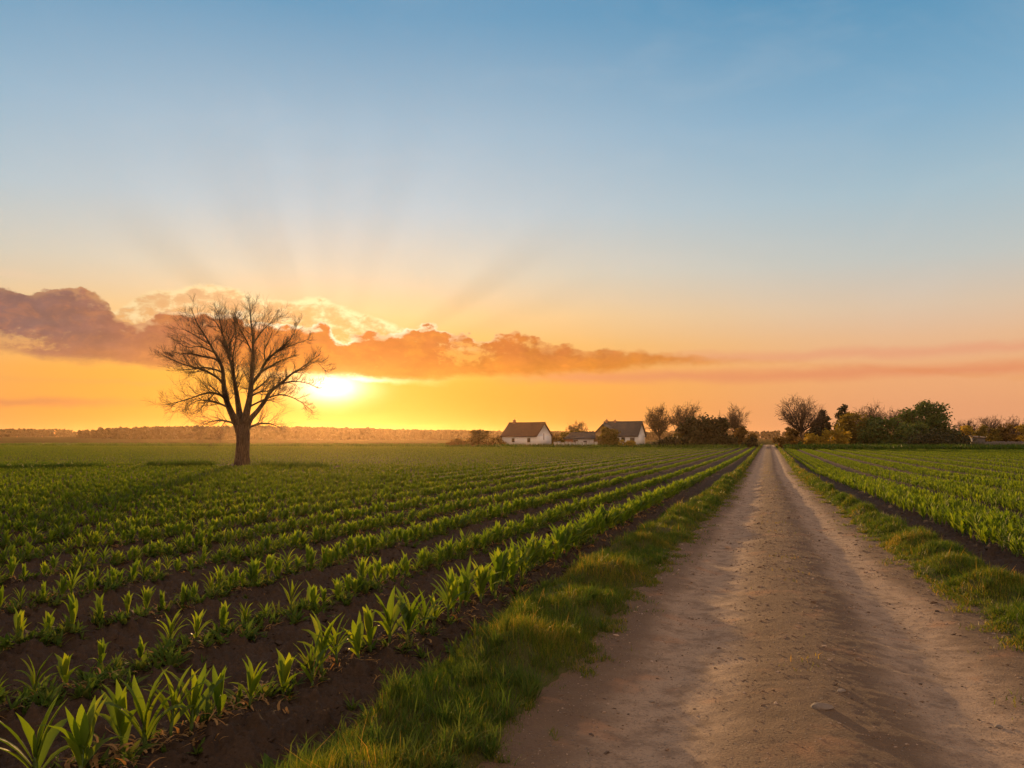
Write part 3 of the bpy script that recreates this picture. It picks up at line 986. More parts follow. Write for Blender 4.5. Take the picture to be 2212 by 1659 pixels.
def scatter(name, pts, z, rot, scl, meshes, label=None):
    V = np.stack([pts[:, 0], pts[:, 1], z], -1)
    me = bpy.data.meshes.new(name)
    me.vertices.add(len(V))
    me.vertices.foreach_set('co', V.astype(np.float32).ravel())
    for nm, typ, arr in (('rot', 'FLOAT_VECTOR', rot), ('scl', 'FLOAT_VECTOR', scl), ('pick', 'INT', rng.randint(0, len(meshes), len(V)))):
        at = me.attributes.new(nm, typ, 'POINT')
        if typ == 'INT': at.data.foreach_set('value', arr.astype(np.int32))
        else: at.data.foreach_set('vector', arr.astype(np.float32).ravel())
    # the shapes to be set out ride along as meshes inside the tree: an object-info node per shape
    ob = link(name, me)
    ng = bpy.data.node_groups.new('scatter', 'GeometryNodeTree')
    ng.interface.new_socket('Geometry', in_out='INPUT', socket_type='NodeSocketGeometry')
    ng.interface.new_socket('Geometry', in_out='OUTPUT', socket_type='NodeSocketGeometry')
    n = ng.nodes
    gi, go = n.new('NodeGroupInput'), n.new('NodeGroupOutput')
    g2i = n.new('GeometryNodeGeometryToInstance')
    for po in reversed(meshes):
        oi = n.new('GeometryNodeObjectInfo')
        oi.inputs['Object'].default_value = po
        oi.transform_space = 'ORIGINAL'
        ng.links.new(oi.outputs['Geometry'], g2i.inputs[0])
    iop = n.new('GeometryNodeInstanceOnPoints')
    iop.inputs['Pick Instance'].default_value = True

    def attr(nm, typ):
        a = n.new('GeometryNodeInputNamedAttribute')
        a.data_type = typ
        a.inputs['Name'].default_value = nm
        return [s for s in a.outputs if s.enabled and s.name == 'Attribute'][0]
    e2r = n.new('FunctionNodeEulerToRotation')
    ng.links.new(attr('rot', 'FLOAT_VECTOR'), e2r.inputs[0])
    ng.links.new(gi.outputs[0], iop.inputs['Points'])
    ng.links.new(g2i.outputs[0], iop.inputs['Instance'])
    ng.links.new(attr('pick', 'INT'), iop.inputs['Instance Index'])
    ng.links.new(e2r.outputs[0], iop.inputs['Rotation'])
    ng.links.new(attr('scl', 'FLOAT_VECTOR'), iop.inputs['Scale'])
    ng.links.new(iop.outputs[0], go.inputs[0])
    ob.modifiers.new('scatter', 'NODES').node_group = ng
    tag(ob, label, None, None, 'stuff')
    return ob


def merge_to_pool(me):
    """a shape that only the scatter uses: object data kept out of the scene"""
    return bpy.data.objects.new(me.name, me)


POOL = [merge_to_pool(m) for m in SIMPLE]
for sd, nm, lb in ((0, 'corn_crop', 'green rows of young corn filling the field left of the track'), (1, 'corn_crop', 'dense green bands of young crop right of the track')):
    s_ = (~single) & (PL[:, 3] == sd)
    p = PL[s_]
    n = len(p)
    rot = np.stack([rng.uniform(-.12, .12, n), rng.uniform(-.12, .12, n), rng.uniform(0, 6.28, n)], -1)
    wide = np.where(p[:, 1] > 80, 2.0, np.where(p[:, 1] > 30, 1.4, 1.05)) * p[:, 4] * (0.66 if sd else 1.0)
    scl = np.stack([wide, wide, p[:, 4]], -1)
    scatter(nm, p, PZ[s_], rot, scl, POOL, lb)
    print('crop', sd, n)

# low weeds and dry leaves along the near rows
mbs = []
for sd in range(5):
    rnd = random.Random(50 + sd)
    mb = MB()
    for q in range(11):
        blade(mb, (rnd.uniform(-.02, .02), rnd.uniform(-.02, .02), 0), rnd.uniform(0, 6.28), math.radians(rnd.uniform(15, 70)), rnd.uniform(.06, .16), rnd.uniform(.015, .036), math.radians(rnd.uniform(10, 60)), 0, 3, 0.2)
    mbs.append(merge_to_pool(mb.mesh('weed', MAT['weed'])))
wx, wy = [], []
for row in range(0, 16):
    y0 = 3.5 if row < 4 else max(3.5, (row * ROW - 4) / 1.2)
    n = int((34 - y0) * (20 if row else 5))
    if n <= 0: continue
    yy = y0 + (34 - y0) * rng.rand(n) ** 1.5
    wx.append(row_l0(yy) - row * ROW + rng.normal(0, 0.11, n)); wy.append(yy)
n = 260
yy = 3.6 + 26 * rng.rand(n) ** 2
wx.append(verge_l(yy) - np.abs(rng.normal(0, 0.13, n))); wy.append(yy)
yy = 5 + 26 * rng.rand(n) ** 1.5
wx.append(verge_r(yy) + np.abs(rng.normal(0, 0.13, n))); wy.append(yy)
wp = np.stack([np.concatenate(wx), np.concatenate(wy)], -1)
n = len(wp)
s3 = rng.uniform(0.5, 1.25, n)
scatter('weeds', wp, height(wp[:, 0], wp[:, 1]) - 0.004, np.stack([rng.uniform(-.2, .2, n), rng.uniform(-.2, .2, n), rng.uniform(0, 6.28, n)], -1), np.stack([s3] * 3, -1), mbs,
        'low green weeds among the corn rows')

mbs = []
for sd in range(4):
    rnd = random.Random(70 + sd)
    mb = MB()
    for q in range(5):
        blade(mb, (rnd.uniform(-.06, .06), rnd.uniform(-.06, .06), 0.004), rnd.uniform(0, 6.28), math.radians(rnd.uniform(10, 40)), rnd.uniform(.05, .15), rnd.uniform(.008, .022), math.radians(rnd.uniform(30, 90)), rnd.uniform(-1, 1), 4, 0.3)
    mbs.append(merge_to_pool(mb.mesh('dry_leaf', MAT['litter'])))
wx, wy = [], []
for row in range(0, 8):
    n = 420 if row == 0 else 230
    yy = 3.5 + 20 * rng.rand(n) ** 1.5
    wx.append(row_l0(yy) - row * ROW + rng.normal(0, 0.11, n)); wy.append(yy)
wp = np.stack([np.concatenate(wx), np.concatenate(wy)], -1)
n = len(wp)
s3 = rng.uniform(0.5, 1.2, n)
scatter('dry_leaves', wp, height(wp[:, 0], wp[:, 1]), np.stack([rng.uniform(-.3, .3, n), rng.uniform(-.3, .3, n), rng.uniform(0, 6.28, n)], -1), np.stack([s3] * 3, -1), mbs,
        'dry brown leaves lying under the corn rows')

# ------------------------------------------------------------------ grass on the verges: real blades in one mesh
def grass_mesh(name, x, y, z, ln, wd, lean, tone, mat, label):
    n = len(x)
    az = rng.uniform(0, 6.28, n)
    fa = rng.uniform(0, 6.28, n)
    t = np.array([0, 0.5, 1.0])
    dx, dy = np.cos(az), np.sin(az)
    sx, sy = np.cos(fa) * wd * 0.5, np.sin(fa) * wd * 0.5
    V = np.zeros((n, 5, 3), np.float32)
    for q, (tt, ww) in enumerate(((0, 1.0), (0.55, 0.75))):
        ox = x + dx * lean * ln * tt ** 2; oy = y + dy * lean * ln * tt ** 2; oz = z - 0.01 + ln * tt * (1 - 0.25 * lean * tt)
        V[:, 2 * q] = np.stack([ox - sx * ww, oy - sy * ww, oz], -1)
        V[:, 2 * q + 1] = np.stack([ox + sx * ww, oy + sy * ww, oz], -1)
    V[:, 4] = np.stack([x + dx * lean * ln, y + dy * lean * ln, z + ln * (1 - 0.25 * lean)], -1)
    b = np.arange(n)[:, None] * 5
    f4 = b + np.array([[0, 1, 3, 2]])
    f3 = b + np.array([[2, 3, 4]])
    at = {'tone': np.repeat(tone, 5)}
    return tag(link(name, np_mesh(name, V.reshape(-1, 3), [f3, f4], mat, True, at)), label, None, None, 'stuff')


MAT['grass'] = leaf_mat('verge_grass', [(0.030, 0.075, 0.009), (0.060, 0.110, 0.012), (0.12, 0.140, 0.018), (0.25, 0.18, 0.05)], (1.8, 1.4, 0.55), 1.1, 0.5, 0.5, spec=0.2, attr='tone')


def verge_blades(fin, fout, y0, y1, per_m2, ln0, wd0, sign):
    L = y1 - y0
    n = int(per_m2 * L * 1.25)
    y = y0 + L * rng.rand(n)
    a, b = fin(y), fout(y)
    u = rng.rand(n) * 1.22 - 0.14              # 0 at the track, 1 at the field side
    x = a + (b - a) * u
    dens = fbm(x, y, 1.6, 3, 61)
    edge = np.minimum(u + 0.12, 1.12 - u)
    keep = rng.rand(n) < np.clip(0.55 + 1.1 * dens, 0.12, 1) * ss(-0.06, 0.22, edge + 0.26 * fbm(x, y, 2.4, 3, 64))
    x, y, u, dens = x[keep], y[keep], u[keep], dens[keep]
    n = len(x)
    tuft = fbm(x, y, 1.15, 2, 21)
    ln = ln0 * (0.55 + 0.9 * np.clip(0.45 + tuft, 0.1, 1.1)) * rng.uniform(0.55, 1.3, n) * np.clip(0.35 + 2.6 * np.minimum(u + .05, 1.1 - u), 0.35, 1)
    stray = rng.rand(n) < 0.012
    ln = np.where(stray, ln * 1.7, ln)
    tone = np.clip(0.27 + 0.65 * fbm(x, y, 0.7, 3, 66) + rng.normal(0, 0.2, n) + np.where(stray, 0.5, 0), 0, 1)
    return x, y, height(x, y), ln, wd0 * rng.uniform(0.7, 1.35, n), np.clip(rng.normal(0.45, 0.28, n), 0, 1.2), tone


for sgn, fin, fout in ((-1, road_l, verge_l), (1, road_r, verge_r)):
    parts = []
    for y0, y1, dn, l0, w0 in ((2.6, 7.5, 9500, .085, .0040), (7.5, 14, 5200, .085, .0058), (14, 28, 2200, .088, .0095), (28, 60, 700, .09, .017), (60, 130, 170, .14, .035), (130, 222, 70, .16, .06)):
        parts.append(verge_blades(fin, fout, y0, y1, dn, l0, w0, sgn))
    A = [np.concatenate([p[q] for p in parts]) for q in range(7)]
    print('grass', sgn, len(A[0]))
    grass_mesh('grass', *A, MAT['grass'], 'green and golden grass on the verge ' + ('left' if sgn < 0 else 'right') + ' of the dirt track')
# sparse tufts on the crown of the track
for sgn, fin in ((-1, road_l), (1, road_r)):
    n = 34000
    y = 2.8 + 40 * rng.rand(n) ** 1.6
    x = fin(y) - sgn * np.abs(rng.normal(0, 0.17, n)) + sgn * 0.04
    k = fbm(x, y, 2.6, 3, 77) > 0.10 + 0.5 * np.abs(x - fin(y))
    x, y = x[k], y[k]; n = len(x)
    grass_mesh('grass', x, y, height(x, y), 0.05 * rng.uniform(.4, 1.4, n), np.full(n, .0045) * (1 + y / 14), np.clip(rng.normal(.8, .35, n), 0, 1.4), np.clip(rng.normal(.45, .25, n), 0, 1), MAT['grass'],
               'short stray grass creeping onto the ' + ('left' if sgn < 0 else 'right') + ' edge of the dirt track')
n = 2600
y = 6 + 50 * rng.rand(n) ** 1.3
u = 0.5 + rng.normal(0, 0.06, n)
x = road_l(y) + (road_r(y) - road_l(y)) * u
k = fbm(x, y, 0.9, 2, 71) > 0.22
x, y = x[k], y[k]
n = len(x)
grass_mesh('grass', x, y, height(x, y), 0.035 * rng.uniform(.5, 1.3, n), np.full(n, .006) * (1 + y / 20), np.clip(rng.normal(.7, .3, n), 0, 1.3), np.clip(rng.normal(.7, .2, n), 0, 1), MAT['grass'],
           'thin dry grass on the crown of the dirt track')

# coarse tussocks and a few broad weeds that break up the verge
mbs = []
for sd in range(5):
    rnd = random.Random(150 + sd)
    mb = MB()
    for q in range(26):
        a_ = rnd.uniform(0, 6.28)
        blade(mb, (rnd.uniform(-.03, .03), rnd.uniform(-.03, .03), -0.01), a_, math.radians(rnd.uniform(48, 86)), rnd.uniform(.10, .24), rnd.uniform(.005, .009), math.radians(rnd.uniform(20, 85)), rnd.uniform(-.6, .6), 4, 0.3)
    mbs.append(merge_to_pool(mb.mesh('tussock', MAT['weed'])))
for sgn, fin, fout in ((-1, road_l, verge_l), (1, road_r, verge_r)):
    n = 900
    y = np.exp(np.log(2.8) + (np.log(40) - np.log(2.8)) * rng.rand(n))
    u = rng.rand(n)
    x = fin(y) + (fout(y) - fin(y)) * u
    k = rng.rand(n) < np.clip(0.5 + 1.3 * fbm(x, y, 1.5, 2, 95), 0.05, 1)
    x, y = x[k], y[k]; n = len(x)
    s1 = rng.uniform(0.45, 1.05, n)
    scatter('grass', np.stack([x, y], -1), height(x, y), np.stack([rng.uniform(-.2, .2, n), rng.uniform(-.2, .2, n), rng.uniform(0, 6.28, n)], -1), np.stack([s1, s1, s1], -1), mbs,
            'coarse grass tussocks on the ' + ('left' if sgn < 0 else 'right') + ' verge')

# weedy margin by the lone tree, and the rough grass at the far ends of the fields
def rough_grass(X, Y, tone0, ln0, wd0, name, label, lean=0.4):
    n = len(X)
    z = np.where(np.abs(Y) < END_L + 1, height(X, Y), far_h(X, Y))
    return grass_mesh(name, X, Y, z, ln0 * rng.uniform(.5, 1.3, n), np.full(n, wd0), np.clip(rng.normal(lean, .25, n), 0, 1), np.clip(tone0 + rng.normal(0, .12, n), 0, 1), MAT['grass'], label)


m0 = np.array(ground_at(-150, 1017)); m1 = np.array(ground_at(345, 1008)); m2 = np.array((TREE_X, TREE_Y)); m3 = np.array(ground_at(720, 1011))
xs, ys = [], []
for a, b, n, wd in ((m0, m1, 8000, 0.55), (m1, m2, 2600, 0.45), (m2, m3, 1500, 0.4), (m2 - (1.6, 0.5), m2 + (1.6, .2), 2600, 0.55)):
    t = rng.rand(n)
    p = a[None] + (b - a)[None] * t[:, None] + rng.normal(0, wd, (n, 2))
    keep = fbm(p[:, 0], p[:, 1], 0.22, 2, 81) > (-0.12 if wd > .5 else 0.02)
    xs.append(p[keep, 0]); ys.append(p[keep, 1])
rough_grass(np.concatenate(xs), np.concatenate(ys), 0.0, 0.42, 0.035, 'weeds', 'dark uncut weeds along the field margin beside the lone tree')
n = 16000
x = -190 + 186 * rng.rand(n); y = END_L + 0.5 + 26 * rng.rand(n) ** 1.5
rough_grass(x, y, 0.12, 0.75, 0.16, 'grass', 'dark rough grass along the far end of the left field')
n = 16000
x = 2.6 + 80 * rng.rand(n); y = END_R + 0.5 + 30 * rng.rand(n) ** 1.6
rough_grass(x, y, 0.08, 0.85, 0.16, 'grass', 'dark rough grass along the far end of the right field')

# ------------------------------------------------------------------ stones on the track
def stone(sx, sy, szz, seed):
    rnd = np.random.RandomState(seed)
    import bmesh
    bm = bmesh.new()
    bmesh.ops.create_icosphere(bm, subdivisions=3, radius=1.0)
    dirs = rnd.normal(0, 1, (9, 3)); dirs /= np.linalg.norm(dirs, axis=1)[:, None]
    cut = rnd.uniform(0.62, 0.9, 9)
    for v in bm.verts:
        p = np.array(v.co)
        for d, c_ in zip(dirs, cut):
            e = p @ d - c_
            if e > 0: p = p - d * e * 0.9
        p = p * np.array((sx, sy, szz))
        v.co = p
    me = bpy.data.meshes.new('stone')
    bm.to_mesh(me); bm.free()
    me.materials.append(MAT['stone'])
    return me


for q, (X, Y, s_, lab) in enumerate([
        (1777, 1552, 0.050, 'flat grey stone half sunk in the crown of the track near the camera'),
        (1818, 1512, 0.026, 'small grey stone behind the flat stone on the crown of the track'),
        (1600, 1425, 0.018, 'small pale stone on the left wheel track'),
        (1408, 1502, 0.016, 'small brown stone at the left edge of the track'),
        (700, 1640, 0.045, 'grey lump of stone in the bare soil beside the grass verge'),
        (2155, 1556, 0.022, 'small stone at the right edge of the track near the camera')]):
    x, y = ground_at(X, Y)
    o = link('stone', stone(s_ * 1.3, s_, s_ * .62, 90 + q), None, (x, y, Hs(x, y) + s_ * 0.0), q * 1.1)
    tag(o, lab, 'stone', 'loose stones')


# loose grit and gravel lying on the track
mbs = []
for sd in range(5):
    me = stone(0.9 + 0.3 * (sd % 3), 0.9, 0.55, 200 + sd) if False else None
    import bmesh
    bm = bmesh.new()
    bmesh.ops.create_icosphere(bm, subdivisions=2, radius=1.0)
    rs_ = np.random.RandomState(300 + sd)
    for v in bm.verts:
        p = np.array(v.co) * np.array((1.15, 0.85, 0.62)) * (1 + 0.22 * rs_.normal())
        v.co = p
    me = bpy.data.meshes.new('grit'); bm.to_mesh(me); bm.free()
    me.materials.append(MAT['grit'])
    mbs.append(merge_to_pool(me))
n = 36000
y = np.exp(np.log(2.7) + (np.log(34) - np.log(2.7)) * rng.rand(n))
u = rng.rand(n) * 1.04 - 0.02
rut_ = np.exp(-((u - 0.24) / 0.11) ** 2) + np.exp(-((u - 0.76) / 0.11) ** 2)
x = road_l(y) + (road_r(y) - road_l(y)) * u
k = rng.rand(n) < np.clip(0.75 - 0.5 * rut_ + 1.2 * fbm(x, y, 1.8, 3, 91), 0.04, 1)
x, y = x[k], y[k]; n = len(x)
s1 = 0.0019 * np.exp(rng.normal(0, 0.6, n)) * np.clip(y / 5.0, 0.8, 2.2) + np.where(rng.rand(n) < 0.02, 0.008 * rng.rand(n), 0)
scatter('gravel', np.stack([x, y], -1), height(x, y) + s1 * 0.1, np.stack([rng.uniform(-.4, .4, n), rng.uniform(-.4, .4, n), rng.uniform(0, 6.28, n)], -1), np.stack([s1 * rng.uniform(.8, 1.5, n), s1 * rng.uniform(.8, 1.4, n), s1], -1), mbs,
        'loose grit and small gravel on the dirt track')
n = 26000
y = np.exp(np.log(2.9) + (np.log(22) - np.log(2.9)) * rng.rand(n))
left = rng.rand(n) < 0.75
x = np.where(left, verge_l(y) - 0.03 - rng.rand(n) ** 1.5 * (0.9 * y + 3), verge_r(y) + 0.03 + rng.rand(n) ** 1.5 * (0.3 * y + 2))
s1 = 0.004 * np.exp(rng.normal(0, 0.7, n)) * np.clip(y / 6.0, 0.8, 1.8)
mb2 = []
for po in mbs:
    me = po.data.copy(); me.materials.clear(); me.materials.append(MAT['soil']); mb2.append(merge_to_pool(me))
scatter('soil_crumbs', np.stack([x, y], -1), height(x, y) + s1 * 0.15, np.stack([rng.uniform(-.6, .6, n), rng.uniform(-.6, .6, n), rng.uniform(0, 6.28, n)], -1), np.stack([s1 * rng.uniform(.8, 1.6, n), s1 * rng.uniform(.8, 1.4, n), s1], -1), mb2,
        'crumbled clods of dark soil between the rows')

# ------------------------------------------------------------------ trees
def unit(v):
    return v / (np.linalg.norm(v) + 1e-9)


def smooth_path(P, k=4):
    """Catmull-Rom through points (n, 4: x y z r)"""
    P = np.asarray(P, float)
    Q = np.vstack([2 * P[0] - P[1], P, 2 * P[-1] - P[-2]])
    out = []
    for i in range(1, len(Q) - 2):
        a, b, c, d = Q[i - 1:i + 3]
        for t in np.linspace(0, 1, k, endpoint=False):
            out.append(0.5 * (2 * b + (c - a) * t + (2 * a - 5 * b + 4 * c - d) * t * t + (3 * b - a - 3 * c + d) * t ** 3))
    out.append(P[-1])
    out = np.array(out)
    out[:, 3] = np.maximum(out[:, 3], 0.003)
    return out


def spray(mb, rnd, p, d, length, rad, level, up, maxlev, rmin, kids=(3, 5), sides=(5, 4, 3, 3, 3)):
    """a branch that wanders, tapers and forks into finer ones"""
    n = 5 if level < maxlev else 4
    P = [p]
    dd = unit(d)
    for q in range(n):
        dd = unit(dd + rnd.normal(0, 0.12, 3) + np.array((0, 0, up)))
        P.append(P[-1] + dd * length / n)
    P = np.array(P)
    r = np.linspace(rad, max(rad * 0.35, rmin), n + 1)
    mb.tube(P, r, sides[min(level, 4)], False)
    if level >= maxlev:
        return
    k = rnd.randint(kids[0], kids[1] + 1)
    for q in range(k):
        t = min(1.0, (q + rnd.rand()) / k * 0.85 + 0.15)
        i = int(t * n); i = min(i, n - 1)
        b = P[i] + (P[i + 1] - P[i]) * (t * n - i)
        ax = unit(P[i + 1] - P[i])
        side = unit(np.cross(ax, rnd.normal(0, 1, 3)))
        a = rnd.uniform(0.35, 0.72)
        spray(mb, rnd, b, ax * math.cos(a) + side * math.sin(a), length * rnd.uniform(0.48, 0.78), max(rad * (1 - 0.6 * t) * 0.55, rmin), level + 1, up, maxlev, rmin, kids, sides)


def lone_tree():
    """limbs follow the photograph; U pixels of the survey crop, 0.0066 m each"""
    D = TREE_X * FWD[0] + TREE_Y * FWD[1]
    s = (1.0 / 3.857) * (2212 / 2304) / (F_PX / SC) * D
    root = empty('bare_tree', (TREE_X, TREE_Y, Hs(TREE_X, TREE_Y)), YAW)
    tag(root, 'tall leafless tree with forked trunk standing alone in the left field', 'tree')
    rnd = np.random.RandomState(8)

    def path(pts, depth):
        L = len(pts)
        out = []
        for q, (cx, cz, r) in enumerate(pts):
            t = q / (L - 1)
            out.append(((cx - 832) * s, depth * t ** 1.1 * s, (1530 - cz) * s, r * s * (1.07 if r > 3 else 1.0)))
        return smooth_path(out)
    trunk, crown = MB(), MB()
    tp = path([(830, 1560, 84), (830, 1520, 70), (830, 1475, 60), (832, 1400, 55), (836, 1300, 53), (833, 1225, 55), (831, 1165, 50)], 0)
    a = np.arange(18) * 2 * np.pi / 18
    lob = 1 + 0.10 * np.sin(3 * a + 1) + 0.06 * np.sin(5 * a)
    rings = []
    for q, (x_, y_, z_, r_) in enumerate(tp):
        fl = 1 + (lob - 1) * (1.0 if z_ < 0.5 else 0.45)
        rings.append(np.stack([x_ + np.cos(a) * r_ * fl, y_ + np.sin(a) * r_ * fl, np.full(18, z_)], -1))
    V = np.concatenate(rings)
    i = np.arange(len(tp) - 1)[:, None] * 18; j = np.arange(18)[None, :]; k = (j + 1) % 18
    trunk.add(V, None, np.stack([i + j, i + k, i + 18 + k, i + 18 + j], -1).reshape(-1, 4))
    limbs = [
        ([(806, 1225, 34), (780, 1140, 31), (742, 1065, 27), (700, 960, 23), (677, 850, 20), (672, 760, 17), (660, 660, 14), (600, 540, 10), (520, 400, 6), (445, 280, 4), (400, 165, 2)], -90),
        ([(822, 1215, 30), (806, 1120, 28), (790, 1040, 25), (765, 920, 20), (735, 780, 16), (705, 660, 13), (660, 530, 9), (610, 380, 6), (570, 250, 4), (540, 140, 2)], 160),
        ([(846, 1215, 34), (856, 1120, 31), (872, 1040, 28), (897, 920, 23), (910, 780, 19), (918, 650, 15), (922, 520, 11), (920, 400, 8), (905, 280, 5), (890, 110, 2)], -60),
        ([(866, 1210, 28), (892, 1120, 24), (955, 1040, 20), (1012, 955, 17), (1060, 870, 14), (1140, 800, 11), (1220, 725, 8), (1320, 655, 5), (1400, 590, 3), (1470, 540, 2)], 110),
        ([(906, 830, 17), (935, 770, 15), (975, 705, 13), (1010, 612, 11), (1080, 535, 9), (1160, 460, 7), (1230, 370, 4), (1262, 270, 2)], 150),
        ([(705, 660, 11), (672, 560, 9), (665, 430, 7), (690, 330, 4), (705, 215, 2)], 130),
        ([(668, 800, 12), (600, 742, 10), (500, 690, 8), (400, 660, 6), (290, 630, 4), (170, 575, 3), (100, 545, 2)], 70),
        ([(665, 705, 9), (600, 680, 7), (520, 672, 6), (440, 690, 4), (330, 700, 2)], -140),
        ([(652, 640, 9), (600, 595, 7), (500, 570, 6), (400, 550, 4), (280, 545, 2)], -60),
        ([(688, 920, 11), (620, 890, 9), (530, 890, 7), (430, 925, 5), (330, 960, 4), (200, 992, 2)], -80),
        ([(705, 1010, 10), (620, 975, 8), (520, 950, 6), (410, 945, 4), (310, 985, 2)], 160),
        ([(600, 890, 6), (540, 960, 4), (500, 1030, 3), (480, 1060, 2)], -80),
        ([(780, 1180, 10), (735, 1140, 8), (660, 1125, 6), (570, 1140, 4), (480, 1190, 2)], -90),
        ([(700, 1135, 5), (650, 1180, 3), (600, 1230, 2)], 60),
        ([(880, 1212, 12), (935, 1170, 9), (1020, 1150, 7), (1110, 1160, 5), (1210, 1202, 2)], -90),
        ([(900, 922, 9), (1000, 876, 7), (1070, 872, 5), (1160, 850, 3), (1220, 865, 2)], -120),
        ([(886, 1010, 9), (1030, 940, 7), (1150, 903, 6), (1240, 915, 4), (1340, 960, 3), (1460, 1050, 2)], -50),
        ([(1150, 800, 8), (1250, 780, 5), (1350, 790, 3), (1470, 835, 2)], 40),
        ([(985, 700, 8), (1060, 660, 6), (1130, 620, 5), (1220, 590, 3), (1310, 565, 2)], -110),
        ([(1250, 700, 5), (1350, 650, 4), (1430, 600, 2), (1520, 690, 2)], 90),
        ([(915, 540, 7), (870, 425, 5), (825, 330, 3), (798, 235, 2)], -110),
        ([(921, 450, 7), (990, 340, 5), (1050, 265, 3), (1085, 180, 2)], 120),
        ([(1010, 612, 7), (1010, 520, 5), (1060, 430, 3), (1100, 370, 2)], -120),
        ([(1110, 510, 6), (1220, 460, 4), (1300, 425, 3), (1360, 400, 2)], 70),
        ([(720, 610, 7), (740, 460, 5), (748, 340, 3), (735, 205, 2)], -90),
        ([(570, 480, 6), (470, 420, 4), (360, 355, 3), (280, 320, 2)], 90),
        ([(600, 540, 6), (490, 490, 4), (400, 500, 3), (330, 470, 2)], -120),
        ([(610, 380, 6), (560, 300, 4), (480, 200, 2)], 90),
        # boughs that lean towards and away from the viewer
        ([(800, 1040, 13), (800, 900, 10), (790, 760, 7), (810, 640, 4), (790, 520, 2)], -330),
        ([(868, 1030, 13), (880, 900, 10), (850, 780, 7), (840, 650, 4), (860, 560, 2)], 340),
        ([(745, 1070, 10), (730, 980, 8), (700, 900, 5), (640, 830, 2)], -300),
        ([(900, 900, 10), (960, 820, 7), (1000, 740, 4), (1040, 700, 2)], 330),
    ]
    grown = []
    for pts, dep in limbs:
        base_r = pts[0][2]
        p = path(pts, dep)
        if grown and base_r < 20:               # root every side limb in the limb it grows from
            G = np.concatenate(grown)
            d2_ = (G[:, 0] - p[0, 0]) ** 2 + (G[:, 2] - p[0, 2]) ** 2
            g_ = G[np.argmin(d2_)]
            fall = np.clip(1 - np.arange(len(p)) / 6.0, 0, 1)
            p[:, 0] += (g_[0] - p[0, 0]) * fall
            p[:, 2] += (g_[2] - p[0, 2]) * fall
            p[:, 1] += g_[1]
        grown.append(p[:-2].copy())
        # each side limb starts on the limb it grows from: small lead-in keeps depth zero at its root
        sides = 10 if base_r > 18 else 7 if base_r > 9 else 5
        crown.tube(p[:, :3], np.maximum(p[:, 3], 0.010), sides, False)
        seg = np.linalg.norm(np.diff(p[:, :3], axis=0), axis=1)
        cum = np.concatenate(([0], np.cumsum(seg)))
        Ltot = cum[-1]
        u = Ltot * (0.36 if base_r > 18 else 0.16)
        while u < Ltot:
            i = min(np.searchsorted(cum, u) - 1, len(p) - 2)
            i = max(i, 0)
            b = p[i, :3] + (p[i + 1, :3] - p[i, :3]) * ((u - cum[i]) / max(seg[i], 1e-6))
            ax = unit(p[i + 1, :3] - p[i, :3])
            rr_ = p[i, 3]
            side = unit(np.cross(ax, rnd.normal(0, 1, 3)))
            an = rnd.uniform(0.5, 0.95)
            ln = rnd.uniform(0.55, 1.25) * (1.2 - 0.5 * u / Ltot)
            if b[0] > 1.9: ln *= 0.62
            droop = 0.07 if b[2] > 3.2 else 0.02
            spray(crown, rnd, b, ax * math.cos(an) + side * math.sin(an) + np.array((0, 0, 0.12)), ln, min(max(rr_ * 0.42, 0.009), 0.026), 1, droop, 3, 0.0034, (5, 6))
            u += rnd.uniform(0.11, 0.20)
        # brush at the tip
        for q in range(3):
            ax = unit(p[-1, :3] - p[-3, :3])
            spray(crown, rnd, p[-2, :3], ax + rnd.normal(0, 0.3, 3), rnd.uniform(0.3, 0.55), 0.009, 3, 0.06, 3, 0.0042, (3, 5))
    print('lone tree verts', crown.n)
    trunk.build('trunk', MAT['bark'], root, True)
    crown.build('crown', MAT['bark'], root, True)


lone_tree()


def place(X, Y, D):
    """survey pixel and distance along the view -> ground position (x, y)"""
    p = at_depth(X, Y, D)
    return p[0], p[1]


def mpp(D):
    return D * SC / F_PX          # metres per survey pixel at that distance


def leaves_mesh(rnd, centers, radii, n, size, flat=0.5):
    """n leaf-clump faces spread through lumpy blobs"""
    k = len(centers)
    w = np.array([np.prod(r) ** (2 / 3) for r in radii]); w /= w.sum()
    c = rnd.choice(k, n, p=w)
    d = rnd.normal(0, 1, (n, 3)); d /= np.linalg.norm(d, axis=1)[:, None]
    rad = rnd.rand(n) ** 0.42
    P = np.asarray(centers)[c] + d * rad[:, None] * np.asarray(radii)[c] * (1 + 0.25 * rnd.normal(0, 1, n))[:, None]
    a = rnd.normal(0, 1, (n, 3)); a /= np.linalg.norm(a, axis=1)[:, None]
    b = np.cross(a, rnd.normal(0, 1, (n, 3))); b /= np.linalg.norm(b, axis=1)[:, None]
    s = size * rnd.uniform(0.5, 1.35, n)
    a = a * s[:, None]; b = b * s[:, None] * 0.6
    V = np.stack([P - a, P + b * 0.9, P + a, P - b], 1).reshape(-1, 3)
    f = np.arange(n)[:, None] * 4 + np.array([[0, 1, 2, 3]])
    return V, f


